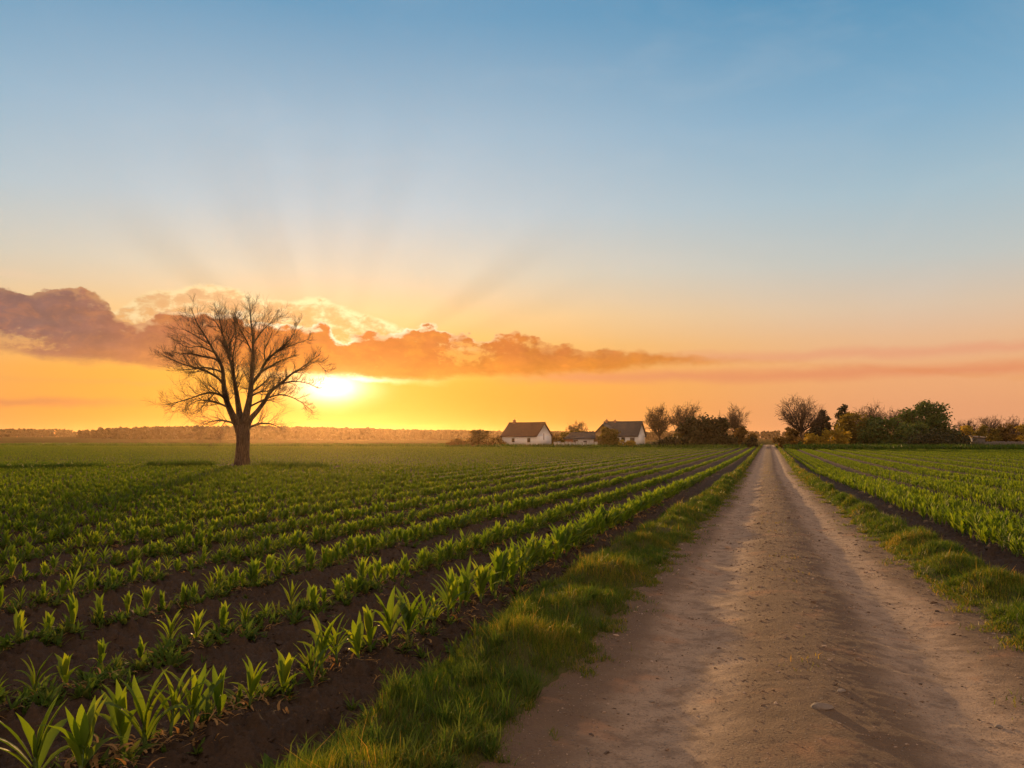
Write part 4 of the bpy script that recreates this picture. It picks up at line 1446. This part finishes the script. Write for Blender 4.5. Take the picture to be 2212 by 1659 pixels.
def leafy(name, X, base, top, W, D, mat, label, cat, group=None, seed=0, n=2600, size=0.28, lumps=16, trunk=0.0, airy=0.0, shape='bush', twigs=0, up_open=0.0):
    """bush or leafy tree whose crown spans W survey pixels and base..top"""
    rnd = np.random.RandomState(seed + 100)
    x, y = place(X, base, D)
    u = mpp(D)
    H = (base - top) * u
    Wm = W * u * 0.5
    root = empty(name, (x, y, -0.1 + float(far_h(np.array([x]), np.array([y]))[0]) if False else -0.10), YAW)
    tag(root, label, cat, group)
    wood = MB()
    t0 = H * trunk
    cen, rad = [], []
    for q in range(lumps):
        v = (q + rnd.rand()) / lumps
        if shape == 'tree':
            zz = t0 + (H - t0) * (0.12 + 0.80 * v)
            prof = math.sin(math.pi * (0.16 + 0.72 * v)) ** 0.8
        elif shape == 'cone':
            zz = t0 + (H - t0) * (0.06 + 0.90 * v)
            prof = 1.05 - 0.92 * v
        else:
            zz = H * (0.08 + 0.80 * v)
            prof = math.sqrt(max(0.04, 1 - (v * 0.95) ** 2.2))
        az = rnd.uniform(0, 6.28)
        rr_ = Wm * prof * math.sqrt(rnd.rand()) * 0.92
        cen.append((math.cos(az) * rr_, math.sin(az) * rr_ * 0.8, zz))
        br = Wm * rnd.uniform(0.27, 0.44) * (0.55 + 0.45 * prof)
        rad.append((br, br, br * rnd.uniform(0.6, 0.95)))
    if shape == 'bush':
        for q in range(int(lumps * 0.5)):
            az = rnd.uniform(0, 6.28); rr_ = Wm * rnd.uniform(0.3, 0.85)
            cen.append((math.cos(az) * rr_, math.sin(az) * rr_, H * rnd.uniform(0.08, 0.3)))
            rad.append((Wm * 0.3, Wm * 0.3, H * 0.2))
    V, f = leaves_mesh(rnd, cen, rad, int(n * 1.35), size)
    V[:, 2] = np.maximum(V[:, 2], 0.02)
    mesh = np_mesh('foliage', V, [f], mat)
    if shape in ('tree', 'cone') or twigs:
        lean = rnd.normal(0, 0.03, 2)
        hh = H * (0.9 if shape == 'cone' else 0.62)
        r0 = max(0.12, H * 0.030)
        if shape != 'bush':
            wood.tube([(0, 0, -0.1), (lean[0] * hh * .5, lean[1] * hh * .5, hh * 0.4), (lean[0] * hh, lean[1] * hh, hh)], [r0 * 1.25, r0, r0 * 0.4], 8)
        for c_ in cen[:14]:
            z0 = max(t0 * 0.8, c_[2] * 0.55) if shape != 'bush' else 0.0
            st_ = np.array((lean[0] * z0, lean[1] * z0, z0))
            e = np.array(c_)
            md = (st_ + e) / 2 + np.array((0, 0, -0.04 * H)) + rnd.normal(0, 0.02 * H, 3)
            wood.tube([st_, md, e], [r0 * 0.5, r0 * 0.32, r0 * 0.12], 5, False)
        for q in range(twigs // 4):
            az = rnd.uniform(0, 6.28); rr_ = Wm * rnd.rand() * 0.85
            p0 = np.array((math.cos(az) * rr_ * .5, math.sin(az) * rr_ * .5, H * rnd.uniform(0.3, 0.65)))
            spray(wood, rnd, p0, np.array((math.cos(az) * 0.45, math.sin(az) * 0.45, 1.0)), H * rnd.uniform(0.24, 0.38), 0.05, 1, 0.05, 3, 0.022, (2, 4))
        wood.build('trunk' if shape != 'bush' else 'stems', MAT['twig'], root)
    link('crown' if shape != 'bush' else 'foliage', mesh, root)
    return root


def bare(name, X, base, top, W, D, label, group=None, seed=0, trunk=0.22, lev=4, buds=0, budmat=None, rmin=0.016, spread=0.8, n_limbs=13, budsize=0.12):
    """leafless round-headed tree"""
    rnd = np.random.RandomState(seed + 300)
    x, y = place(X, base, D)
    u = mpp(D)
    H = (base - top) * u; Wm = W * u * 0.5
    root = empty(name, (x, y, -0.1), YAW)
    tag(root, label, 'tree', group)
    tr, cr = MB(), MB()
    r0 = max(0.10, H * 0.026)
    t0 = H * trunk
    tr.tube([(0, 0, -0.1), (0.02 * H * rnd.normal(), 0, t0 * 0.6), (0.0, 0.0, t0 * 1.15)], [r0 * 1.4, r0, r0 * 0.85], 9)
    tips = []
    for q in range(n_limbs):
        az = 6.28 * (q + rnd.rand() * 0.6) / n_limbs * 1.0 + (q % 2) * 1.3
        se_ = (rnd.uniform(-0.3, 0.45) if q % 5 < 3 else rnd.uniform(0.3, 1.0)) if q else 1.0        # sine of the elevation on a round crown
        k = math.sqrt(1 - se_ * se_)
        e = np.array((math.cos(az) * Wm * k * 0.80 * spread, math.sin(az) * Wm * k * 0.80 * spread, t0 + (H - t0) * (0.46 + 0.36 * se_)))
        st_ = np.array((0, 0, t0 * rnd.uniform(0.75, 1.1)))
        md = st_ + (e - st_) * 0.5 + np.array((0, 0, 0.06 * H * k)) * (1 if k < .6 else -0.4) + rnd.normal(0, 0.015 * H, 3)
        P = smooth_path([(*st_, r0 * .62), (*md, r0 * .36), (*e, r0 * .12)], 6)
        cr.tube(P[:, :3], P[:, 3], 6, False)
        for w in range(11):
            t = rnd.uniform(0.28, 1.0); i = min(int(t * (len(P) - 1)), len(P) - 2)
            b = P[i, :3]; ax = unit(P[i + 1, :3] - P[i, :3])
            side = unit(np.cross(ax, rnd.normal(0, 1, 3)))
            a = rnd.uniform(0.35, 0.9)
            spray(cr, rnd, b, ax * math.cos(a) + side * math.sin(a) + np.array((0, 0, .04)), H * rnd.uniform(0.13, 0.22), max(P[i, 3] * 0.5, rmin * 1.3), 1, 0.015, lev - 1, rmin, (3, 4), (4, 3, 3, 3, 3))
            tips.append(b + (ax * math.cos(a) + side * math.sin(a)) * H * 0.13)
    tr.build('trunk', MAT['twig'], root)
    cr.build('branches', MAT['twig'], root)
    if buds:
        tips = np.array(tips)
        rr_ = np.full((len(tips), 3), H * 0.085)
        V, f = leaves_mesh(rnd, tips, rr_, buds, budsize)
        link('foliage', np_mesh('foliage', V, [f], budmat), root)
    return root


# left of the road end
GL, GR = 'trees and bushes by the farm', 'trees and bushes right of the track'
DH = 186.0
bare('airy_tree', 1424, 963, 876, 84, 192, 'round budding tree left of its twin, just right of the farmhouse', GL, 1, 0.26, 4, 2600, MAT['budding'], n_limbs=15)
bare('airy_tree', 1483, 963, 869, 92, 190, 'taller round budding tree behind the big dark bush', GL, 2, 0.26, 4, 2600, MAT['budding'], n_limbs=15)
leafy('bush', 1512, 968, 903, 108, 176, MAT['bush_dark'], 'largest dark bush left of the track end', 'bush', GL, 3, 5200, 0.34, 26, twigs=6)
leafy('bush', 1560, 968, 901, 62, 174, MAT['bush_dark'], 'dark bush with a ragged top between the largest bush and the slim bare tree', 'bush', GL, 4, 3000, 0.30, 16, twigs=10)
leafy('bush', 1478, 966, 930, 60, 178, MAT['bush_olive'], 'low olive bush at the foot of the budding trees', 'bush', GL, 5, 1500, 0.28, 10)
bare('bare_tree', 1589, 962, 879, 44, 184, 'slim leafless tree with a fan of fine branches left of the track end', GL, 6, 0.34, 4, 0, None, 0.017, 0.9, 12)
leafy('bush', 1608, 966, 917, 46, 178, MAT['bush_rust'], 'rusty brown bush nearest the left edge of the track end', 'bush', GL, 7, 2200, 0.26, 14, twigs=8)
leafy('bush', 1622, 967, 944, 34, 172, MAT['bush_dark'], 'low dark bush at the foot of the rusty brown bush', 'bush', GL, 8, 900, 0.24, 8)
leafy('bush', 1440, 966, 948, 66, 172, MAT['bush_dark'], 'low dark hedge bush right of the grey roofed house', 'bush', GL, 9, 1300, 0.24, 10)
leafy('bush', 1312, 964, 919, 54, 174, MAT['bush_olive'], 'rounded olive bush in front of the grey roofed house', 'bush', GL, 10, 2600, 0.26, 14)
leafy('bush', 1230, 962, 926, 56, 196, MAT['bush_olive'], 'green bush between the two white houses', 'bush', GL, 11, 2000, 0.28, 12)
bare('bare_tree', 1250, 962, 908, 52, 200, 'small leafless tree behind the low shed', GL, 12, 0.25, 4, 500, MAT['budding'], 0.016, 0.95, 10)
leafy('bush', 1198, 963, 936, 44, 196, MAT['bush_rust'], 'brown bush behind the right corner of the red roofed house', 'bush', GL, 13, 1200, 0.26, 9)
leafy('bush', 1036, 964, 926, 58, 178, MAT['bush_rust'], 'round brown bush with a twiggy top left of the red roofed house', 'bush', GL, 14, 2600, 0.27, 14, twigs=12)
leafy('bush', 985, 966, 949, 46, 176, MAT['bush_rust'], 'low brown bush farthest left of the farm bushes', 'bush', GL, 15, 1200, 0.24, 8, twigs=6)
leafy('bush', 1076, 964, 942, 40, 188, MAT['bush_rust'], 'sparse brown scrub against the left end of the red roofed house', 'bush', GL, 16, 800, 0.24, 8, twigs=8)
leafy('bush', 1350, 966, 952, 44, 166, MAT['bush_gold'], 'low yellow bush before the wall of the grey roofed house', 'bush', GL, 17, 700, 0.2, 7)
# right of the road end
bare('bare_tree', 1731, 964, 857, 110, 160, 'big round leafless tree right of the track end', GR, 21, 0.38, 4, 250, MAT['budding'], 0.015, 1.0, 18, 0.12)
leafy('bush', 1706, 964, 918, 50, 168, MAT['bush_rust'], 'rusty bush at the foot of the big leafless tree', 'bush', GR, 22, 2600, 0.24, 14)
leafy('conifer', 1779, 962, 883, 64, 172, MAT['conifer'], 'near black conifer right of the big leafless tree', 'tree', GR, 23, 3600, 0.30, 18, 0.04, shape='cone')
leafy('conifer', 1762, 962, 908, 50, 170, MAT['conifer'], 'lower dark conifer leaning against the near black one', 'tree', GR, 24, 2400, 0.28, 14, 0.04, shape='cone')
leafy('conifer', 1823, 962, 870, 66, 190, MAT['bush_dark'], 'grey green spruce standing behind the golden bush', 'tree', GR, 25, 2600, 0.26, 18, 0.05, shape='cone')
bare('young_tree', 1856, 962, 880, 60, 194, 'hazy brown budding tree between the spruce and the slim tree', GR, 26, 0.2, 4, 1000, MAT['budding'], 0.016, 1.0, 12, 0.14)
bare('young_tree', 1889, 962, 866, 46, 186, 'slim tree with a narrow budding top above the green bushes', GR, 27, 0.25, 4, 1300, MAT['budding'], 0.016, 1.0, 12, 0.14)
bare('bare_tree', 1938, 962, 880, 46, 188, 'leafless tree rising behind the large green bush', GR, 28, 0.3, 4, 300, MAT['budding'], 0.016, 0.9, 12)
bare('bare_tree', 1965, 962, 884, 40, 192, 'thin leafless tree just left of the dark leafy tree', GR, 29, 0.3, 4, 200, MAT['budding'], 0.016, 0.9, 12)
leafy('bush', 1850, 968, 887, 96, 158, MAT['bush_olive'], 'tall golden olive bush left of the large green bush', 'bush', GR, 30, 4600, 0.26, 24)
leafy('bush', 1806, 970, 926, 60, 152, MAT['bush_gold'], 'bright golden bush in front of the conifers', 'bush', GR, 31, 2600, 0.22, 14)
leafy('bush', 1760, 969, 938, 62, 152, MAT['bush_gold'], 'low golden bush before the trunk of the big leafless tree', 'bush', GR, 32, 1800, 0.20, 12)
leafy('bush', 1712, 968, 940, 48, 152, MAT['bush_rust'], 'low rusty bush nearest the right edge of the track end', 'bush', GR, 33, 1400, 0.20, 10)
leafy('bush', 1728, 970, 952, 20, 146, MAT['bush_green'], 'tiny dark green shrub beside the track end', 'bush', GR, 34, 500, 0.14, 6)
leafy('bush', 1918, 968, 900, 116, 154, MAT['bush_green'], 'large green bush in the middle of the right hand thicket', 'bush', GR, 35, 5600, 0.27, 28)
leafy('bush', 1975, 968, 915, 76, 156, MAT['bush_green'], 'green bush below the dark leafy tree', 'bush', GR, 36, 3200, 0.27, 18)
leafy('leafy_tree', 2010, 966, 868, 112, 162, MAT['bush_green'], 'dark leafy tree with an open crown at the right end of the thicket', 'tree', GR, 37, 4200, 0.25, 34, 0.26, shape='tree')
leafy('bush', 2050, 967, 925, 62, 160, MAT['bush_green'], 'green bush under the right side of the dark leafy tree', 'bush', GR, 38, 2000, 0.26, 12)
leafy('hedge', 2030, 970, 942, 150, 146, MAT['bush_dark'], 'long low dark hedge before the dark leafy tree', 'hedge', GR, 39, 4200, 0.22, 30)
FR = 'scrub behind the plank fence'
for q, (X, top, W, mt, lab) in enumerate([
        (2088, 912, 56, 'bush_gold', 'golden scrub at the left end of the plank fence'), (2130, 914, 60, 'bush_olive', 'olive scrub behind the pale shed'),
        (2172, 912, 62, 'bush_rust', 'brown scrub behind the middle of the plank fence'), (2218, 906, 60, 'bush_gold', 'golden scrub at the right edge behind the plank fence')]):
    leafy('bush', X, 962, top, W, 186, MAT[mt], lab, 'bush', FR, 50 + q, 2000, 0.26, 14, twigs=6)
for q, (X, top, W, lab) in enumerate([(2092, 904, 44, 'small leafless tree above the golden scrub'), (2143, 896, 60, 'round leafless tree behind the pale shed'), (2196, 900, 56, 'leafless tree at the right edge of the view')]):
    bare('bare_tree', X, 962, top, W, 196, lab, FR, 60 + q, 0.3, 4, 0, None, 0.016, 0.95, 12)

# scrub far down the line of the road
for q, (X, top, W, lab) in enumerate([(1673, 944, 13, 'small scrub bush beyond the end of the track')]):
    leafy('bush', X, 956, top, W, 330, MAT['bush_rust'], lab, 'bush', None, 70 + q, 500, 0.4, 8, twigs=4)

# ------------------------------------------------------------------ the farm
def house(name, X, base, D, L, W, wall_h, roof_h, rot, roof_mat, label, over=0.35, hip=0.0):
    x, y = place(X, base, D)
    root = empty(name, (x, y, -0.12), YAW + rot)
    tag(root, label, 'house')
    # local: x along the ridge (-L/2..L/2), y = 0 front wall, W = back wall
    wl = MB()
    wl.box((-L / 2, 0, 0), (L / 2, W, wall_h))
    # gables stand 2 mm proud of the box top
    for xx in (-L / 2, L / 2 - 0.24):
        wl.poly_prism([(xx, 0.0, wall_h + .002), (xx, W, wall_h + .002), (xx, W / 2, wall_h + roof_h)], (0.24, 0, 0))
    wl.build('wall', MAT['wall'], root)
    rf = MB()
    th = 0.16
    sl = roof_h / (W / 2)
    for sg in (0, 1):
        y0 = -over if sg == 0 else W + over
        z0 = wall_h - over * sl + 0.20
        ym, zm = W / 2, wall_h + roof_h + 0.20
        n = 14
        # gently sagging roof plane in courses
        for c in range(n):
            a, b = c / n, (c + 1) / n
            sag = lambda t: -0.02 * math.sin(math.pi * t)
            p = lambda t, e: (y0 + (ym - y0) * t, z0 + (zm - z0) * t + sag(t) + e)
            x0, x1 = -L / 2 - over, L / 2 + over
            (ya, za), (yb, zb) = p(a, 0.03), p(b, 0.0)
            (yc, zc), (yd, zd) = p(a, -th), p(b, -th)
            V = [(x0, ya, za), (x1, ya, za), (x1, yb, zb), (x0, yb, zb), (x0, yc, zc), (x1, yc, zc), (x1, yd, zd), (x0, yd, zd)]
            rf.add(V, None, [(0, 1, 2, 3), (4, 7, 6, 5), (0, 4, 5, 1), (2, 6, 7, 3), (0, 3, 7, 4), (1, 5, 6, 2)])
    rf.tube([(-L / 2 - over - .02, W / 2, wall_h + roof_h + 0.23), (0, W / 2, wall_h + roof_h + 0.20), (L / 2 + over + .02, W / 2, wall_h + roof_h + 0.24)], 0.11, 7)
    roof = rf.build('roof', roof_mat, root)
    return root, roof


def window(root, x, z, w, h, y=-0.02, side=None, L=0):
    """framed opening on the front wall (or on the right gable)"""
    fr, gl = MB(), MB()
    b = 0.07
    fr.box((x - w / 2 - b, y - 0.04, z - b), (x + w / 2 + b, y + 0.005, z))
    fr.box((x - w / 2 - b, y - 0.04, z + h), (x + w / 2 + b, y + 0.005, z + h + b))
    fr.box((x - w / 2 - b, y - 0.04, z), (x - w / 2, y + 0.005, z + h))
    fr.box((x + w / 2, y - 0.04, z), (x + w / 2 + b, y + 0.005, z + h))
    fr.box((x - 0.025, y - 0.035, z), (x + 0.025, y + 0.003, z + h))
    gl.box((x - w / 2, y - 0.012, z), (x + w / 2, y + 0.01, z + h))
    f = fr.build('window', MAT['old_wood'], root)
    gl.build('pane', MAT['dark_glass'], f)
    return f


def door(root, x, w, h, y=-0.02):
    d = MB()
    n = 6
    for q in range(n):
        d.box((x - w / 2 + w * q / n + .006, y - 0.03, 0.08), (x - w / 2 + w * (q + 1) / n - .006, y + 0.01, h))
    d.box((x - w / 2 - .08, y - .045, .0), (x - w / 2, y + .01, h + .08)); d.box((x + w / 2, y - .045, .0), (x + w / 2 + .08, y + .01, h + .08))
    o = d.build('door', MAT['old_wood'], root)
    k = MB(); k.tube([(x + w * .38, y - 0.05, 1.0), (x + w * .38, y - 0.05, 1.14)], 0.018, 6)
    k.build('handle', MAT['dark_glass'], o)
    return o


def chimney(roof, x, y, z0, z1, w=0.5):
    c = MB()
    c.box((x - w / 2, y - w / 2, z0), (x + w / 2, y + w / 2, z1))
    c.box((x - w / 2 - .06, y - w / 2 - .06, z1 + .002), (x + w / 2 + .06, y + w / 2 + .06, z1 + .14))
    c.tube([(x, y, z1 + .142), (x, y, z1 + .4)], 0.1, 8)
    c.build('chimney', MAT['brick'], roof)


u = mpp(DH)
ra = R(-27)
LA, WA = 73 * u / math.cos(ra), 41 * u / math.sin(-ra) * 0.88
rootA, roofA = house('farmhouse', 1121, 966, DH, LA, WA, 2.35, 2.75, ra, MAT['roof_red'], 'white limewashed farmhouse with a dark red tiled roof, left of the two houses')
chimney(roofA, -LA * 0.38, WA / 2, 4.6, 5.75)
window(rootA, -LA * 0.17, 1.05, 0.55, 0.75)
window(rootA, LA * 0.29, 1.0, 0.6, 0.85)
# slit window in the right gable
sl_ = MB(); sl_.box((LA / 2 + 0.003, WA * .47, 1.5), (LA / 2 + 0.05, WA * .51, 2.9)); sl_.build('window', MAT['old_wood'], rootA)

rb = R(-25)
LB, WB = 74 * u / math.cos(rb), 27 * u / math.sin(-rb) * 0.95
rootB, roofB = house('farmhouse', 1337, 966, DH, LB, WB, 2.45, 2.85, rb, MAT['roof_grey'], 'white farmhouse with a grey tiled roof and two chimneys, right of the low shed')
chimney(roofB, -LB * 0.46, WB / 2, 4.8, 5.75, 0.45)
chimney(roofB, -LB * 0.22, WB / 2, 4.8, 5.65, 0.45)
window(rootB, LB * 0.12, 1.25, 0.7, 0.75)
door(rootB, LB * 0.37, 0.85, 1.95)
# front wing with an ochre gable
wg = MB()
xw, ww, dw = -LB * 0.33, 4.6, 2.6
wg.box((xw - ww / 2, -dw, 0), (xw + ww / 2, -0.004, 2.45))
wg.poly_prism([(xw - ww / 2, -dw, 2.452), (xw + ww / 2, -dw, 2.452), (xw, -dw, 4.7)], (0, 0.22, 0))
wg.build('wing', MAT['ochre'], rootB)
wr_ = MB()
for sg in (-1, 1):
    e = np.array((xw + sg * (ww / 2 + .35), -dw - .3, 2.45 - .30)); r_ = np.array((xw, -dw - .3, 4.82))
    wr_.poly_prism([e, r_, r_ + (0, 0, .15), e + (0, 0, .15)], (0, dw + WB * 0.42, 0))
wr_.build('wing_roof', MAT['roof_grey'], rootB)

# low shed between the houses
xs_, ys_ = place(1248, 966, DH - 2)
shed = empty('shed', (xs_, ys_, -0.12), YAW - R(6))
tag(shed, 'low shed with a sagging brown roof and brick wall between the houses', 'shed')
w_ = MB(); w_.box((-2.7, 0, 0), (-1.0, 3.2, 1.75)); w_.build('brick_wall', MAT['brick'], shed)
w_ = MB(); w_.box((-0.995, 0.02, 0), (3.4, 3.2, 1.75)); w_.build('wall', MAT['wall'], shed)
w_ = MB()
zr, ze = 3.05, 1.62
P0 = [(-3.1, -0.45, ze), (3.8, -0.45, ze), (3.8, 1.6, zr), (-1.4, 1.6, zr)]
w_.poly_prism(P0, (0, 0, 0.14))
w_.poly_prism([(3.8, 1.605, zr), (3.8, 3.6, ze), (-3.1, 3.6, ze), (-1.4, 1.605, zr)], (0, 0, 0.14))
w_.poly_prism([(-3.105, -0.45, ze), (-1.405, 1.6, zr), (-3.105, 3.6, ze)], (0, 0, 0.14))
w_.build('roof', MAT['roof_grey'], shed)
door(shed, -0.45, 0.8, 1.5, -0.0)
window(shed, 1.6, 0.7, 0.6, 0.5, 0.0)

# low white garden wall between the houses and rail fence right of the farm
xw0, yw0 = place(1196, 966, DH - 3); xw1, yw1 = place(1292, 966, DH - 4)
g = MB()
n = 12
for q in range(n):
    a, b = q / n, (q + 1) / n - 0.012
    p, r_ = np.array((xw0, yw0)) + (np.array((xw1, yw1)) - (xw0, yw0)) * a, np.array((xw0, yw0)) + (np.array((xw1, yw1)) - (xw0, yw0)) * b
    h_ = 0.95 + 0.12 * math.sin(q * 2.3)
    nrm = np.array((-(yw1 - yw0), xw1 - xw0)); nrm = nrm / np.linalg.norm(nrm) * 0.25
    g.poly_prism([(*p, -.1), (*r_, -.1), (*r_, h_), (*p, h_)], (*nrm, 0))
tag(g.build('garden_wall', MAT['wall'], None), 'low white garden wall running between the houses', 'wall')


def fence(name, X0, X1, base, D, h, step, mat, label, planks=False):
    xa, ya = place(X0, base, D); xb, yb = place(X1, base, D)
    L = math.hypot(xb - xa, yb - ya)
    root = empty(name, (xa, ya, -0.1), math.atan2(yb - ya, xb - xa))
    tag(root, label, 'fence')
    rnd = random.Random(3)
    n = int(L / step)
    for q in range(n + 1):
        p = MB(); xx = q * step
        p.box((xx - .06, 0.0, 0), (xx + .06, .12, h * rnd.uniform(1.0, 1.08)))
        p.build('post', mat, root)
    if planks:
        b = MB(); xx = 0.0
        while xx < L:
            w = rnd.uniform(.14, .22)
            b.box((xx, -.03, rnd.uniform(.0, .08)), (xx + w - .02, -.002, h * rnd.uniform(.82, 1.0)))
            xx += w
        b.build('boards', mat, root)
    else:
        for z in (0.42, 0.78):
            b = MB(); b.tube([(0, -.035, h * z), (L / 2, -.035, h * z - .05), (L, -.035, h * z)], .05, 6)
            b.build('rail', mat, root)


fence('rail_fence', 1405, 1500, 966, 178, 1.1, 2.4, MAT['old_wood'], 'low wooden rail fence right of the grey roofed house')
fence('plank_fence', 2128, 2225, 964, 176, 1.25, 2.5, MAT['pale_wood'], 'weathered grey plank fence at the far right', True)
xs_, ys_ = place(2117, 964, 177)
hut = empty('hut', (xs_, ys_, -0.1), YAW)
tag(hut, 'small pale wooden hut at the left end of the plank fence', 'hut')
w_ = MB()
for q in range(10):
    w_.box((-1.1 + q * .22, 0, 0), (-1.1 + q * .22 + .212, 1.8, 2.0 - .012 * q))
w_.build('wall', MAT['pale_wood'], hut)
w_ = MB(); w_.poly_prism([(-1.3, -.25, 2.02), (1.3, -.25, 1.92), (1.3, 2.1, 2.2), (-1.3, 2.1, 2.3)], (0, 0, .09)); w_.build('roof', MAT['old_wood'], hut)

# ------------------------------------------------------------------ distant woods and hills
def woods(name, pts, n, h0, size, label, mat, seed, per=10):
    """tree-shaped leaf clumps along a line; pts = (x, y) polyline"""
    rnd = np.random.RandomState(seed)
    P = np.array(pts, float)
    seg = np.linalg.norm(np.diff(P, axis=0), axis=1); cum = np.concatenate(([0], np.cumsum(seg)))
    t = rnd.rand(n) * cum[-1]
    x = np.interp(t, cum, P[:, 0]) + rnd.normal(0, 14, n); y = np.interp(t, cum, P[:, 1]) + rnd.uniform(0, 60, n)
    hv = np.interp(t, cum, np.array(h0)) * (0.92 + 0.20 * fbm(x, y, 0.012, 2, seed)) * rnd.uniform(0.90, 1.06, n)
    z = far_h(x, y)
    Vs, k = [], 0
    N = n * per
    c = np.repeat(np.arange(n), per)
    v = rnd.rand(N) ** 0.8
    R_ = hv[c] * 0.34 * np.sqrt(np.maximum(0.05, 1 - (v * 0.97) ** 2)) * np.sqrt(rnd.rand(N))
    az = rnd.uniform(0, 6.28, N)
    Q = np.stack([x[c] + R_ * np.cos(az), y[c] + R_ * np.sin(az), z[c] + hv[c] * v], -1)
    a = rnd.normal(0, 1, (N, 3)); a /= np.linalg.norm(a, axis=1)[:, None]
    b = np.cross(a, rnd.normal(0, 1, (N, 3))); b /= np.linalg.norm(b, axis=1)[:, None]
    s = size * rnd.uniform(.6, 1.3, N)
    a *= s[:, None]; b *= s[:, None] * .8
    V = np.stack([Q - a, Q + b, Q + a, Q - b], 1).reshape(-1, 3)
    V[:, 2] = np.maximum(V[:, 2], np.repeat(z[c], 4) - .2)
    tag(link(name, np_mesh(name, V, [np.arange(N)[:, None] * 4 + np.array([[0, 1, 2, 3]])], mat)), label, None, None, 'stuff')


W1 = [place(X, 955, D) for X, D in ((215, 640), (300, 560), (420, 560), (640, 580), (820, 640), (1010, 700), (1400, 900))]
woods('distant_wood', W1, 2400, (4.6, 8.4, 8.8, 8.1, 8.0, 7.5, 7.5), 1.6, 'hazy dark wood along the horizon behind the lone tree', MAT['forest'], 5, 46)
W2 = [place(X, 950, D) for X, D in ((-420, 900), (-60, 900), (60, 900), (150, 930), (260, 980))]
woods('distant_wood', W2, 420, (9, 9, 9.5, 7.0, 4.0), 1.3, 'line of far trees on the rise at the left edge', MAT['forest'], 6, 40)
W3 = [place(X, 950, D) for X, D in ((1380, 1500), (1640, 1350), (1700, 1350), (2000, 1400), (2700, 1600))]
woods('distant_wood', W3, 700, (14, 15, 15, 14, 14), 2.2, 'far blue wooded ridge closing the view down the track', MAT['forest'], 7, 40)

# ------------------------------------------------------------------ evening haze
hz = MB()
hz.box((-2300, -60, -1.6), (1500, 2100, 24))
m, N, o = new_mat('evening_air')
pv = N.node('ShaderNodeVolumePrincipled')
pv.inputs['Color'].default_value = (1.0, 0.68, 0.40, 1)
pv.inputs['Density'].default_value = 0.00007
pv.inputs['Anisotropy'].default_value = 0.80
N.t.links.new(pv.outputs[0], o.inputs['Volume'])
ho = hz.build('haze', m)
tag(ho, kind='stuff')
ho['label'] = 'warm evening haze over the fields'
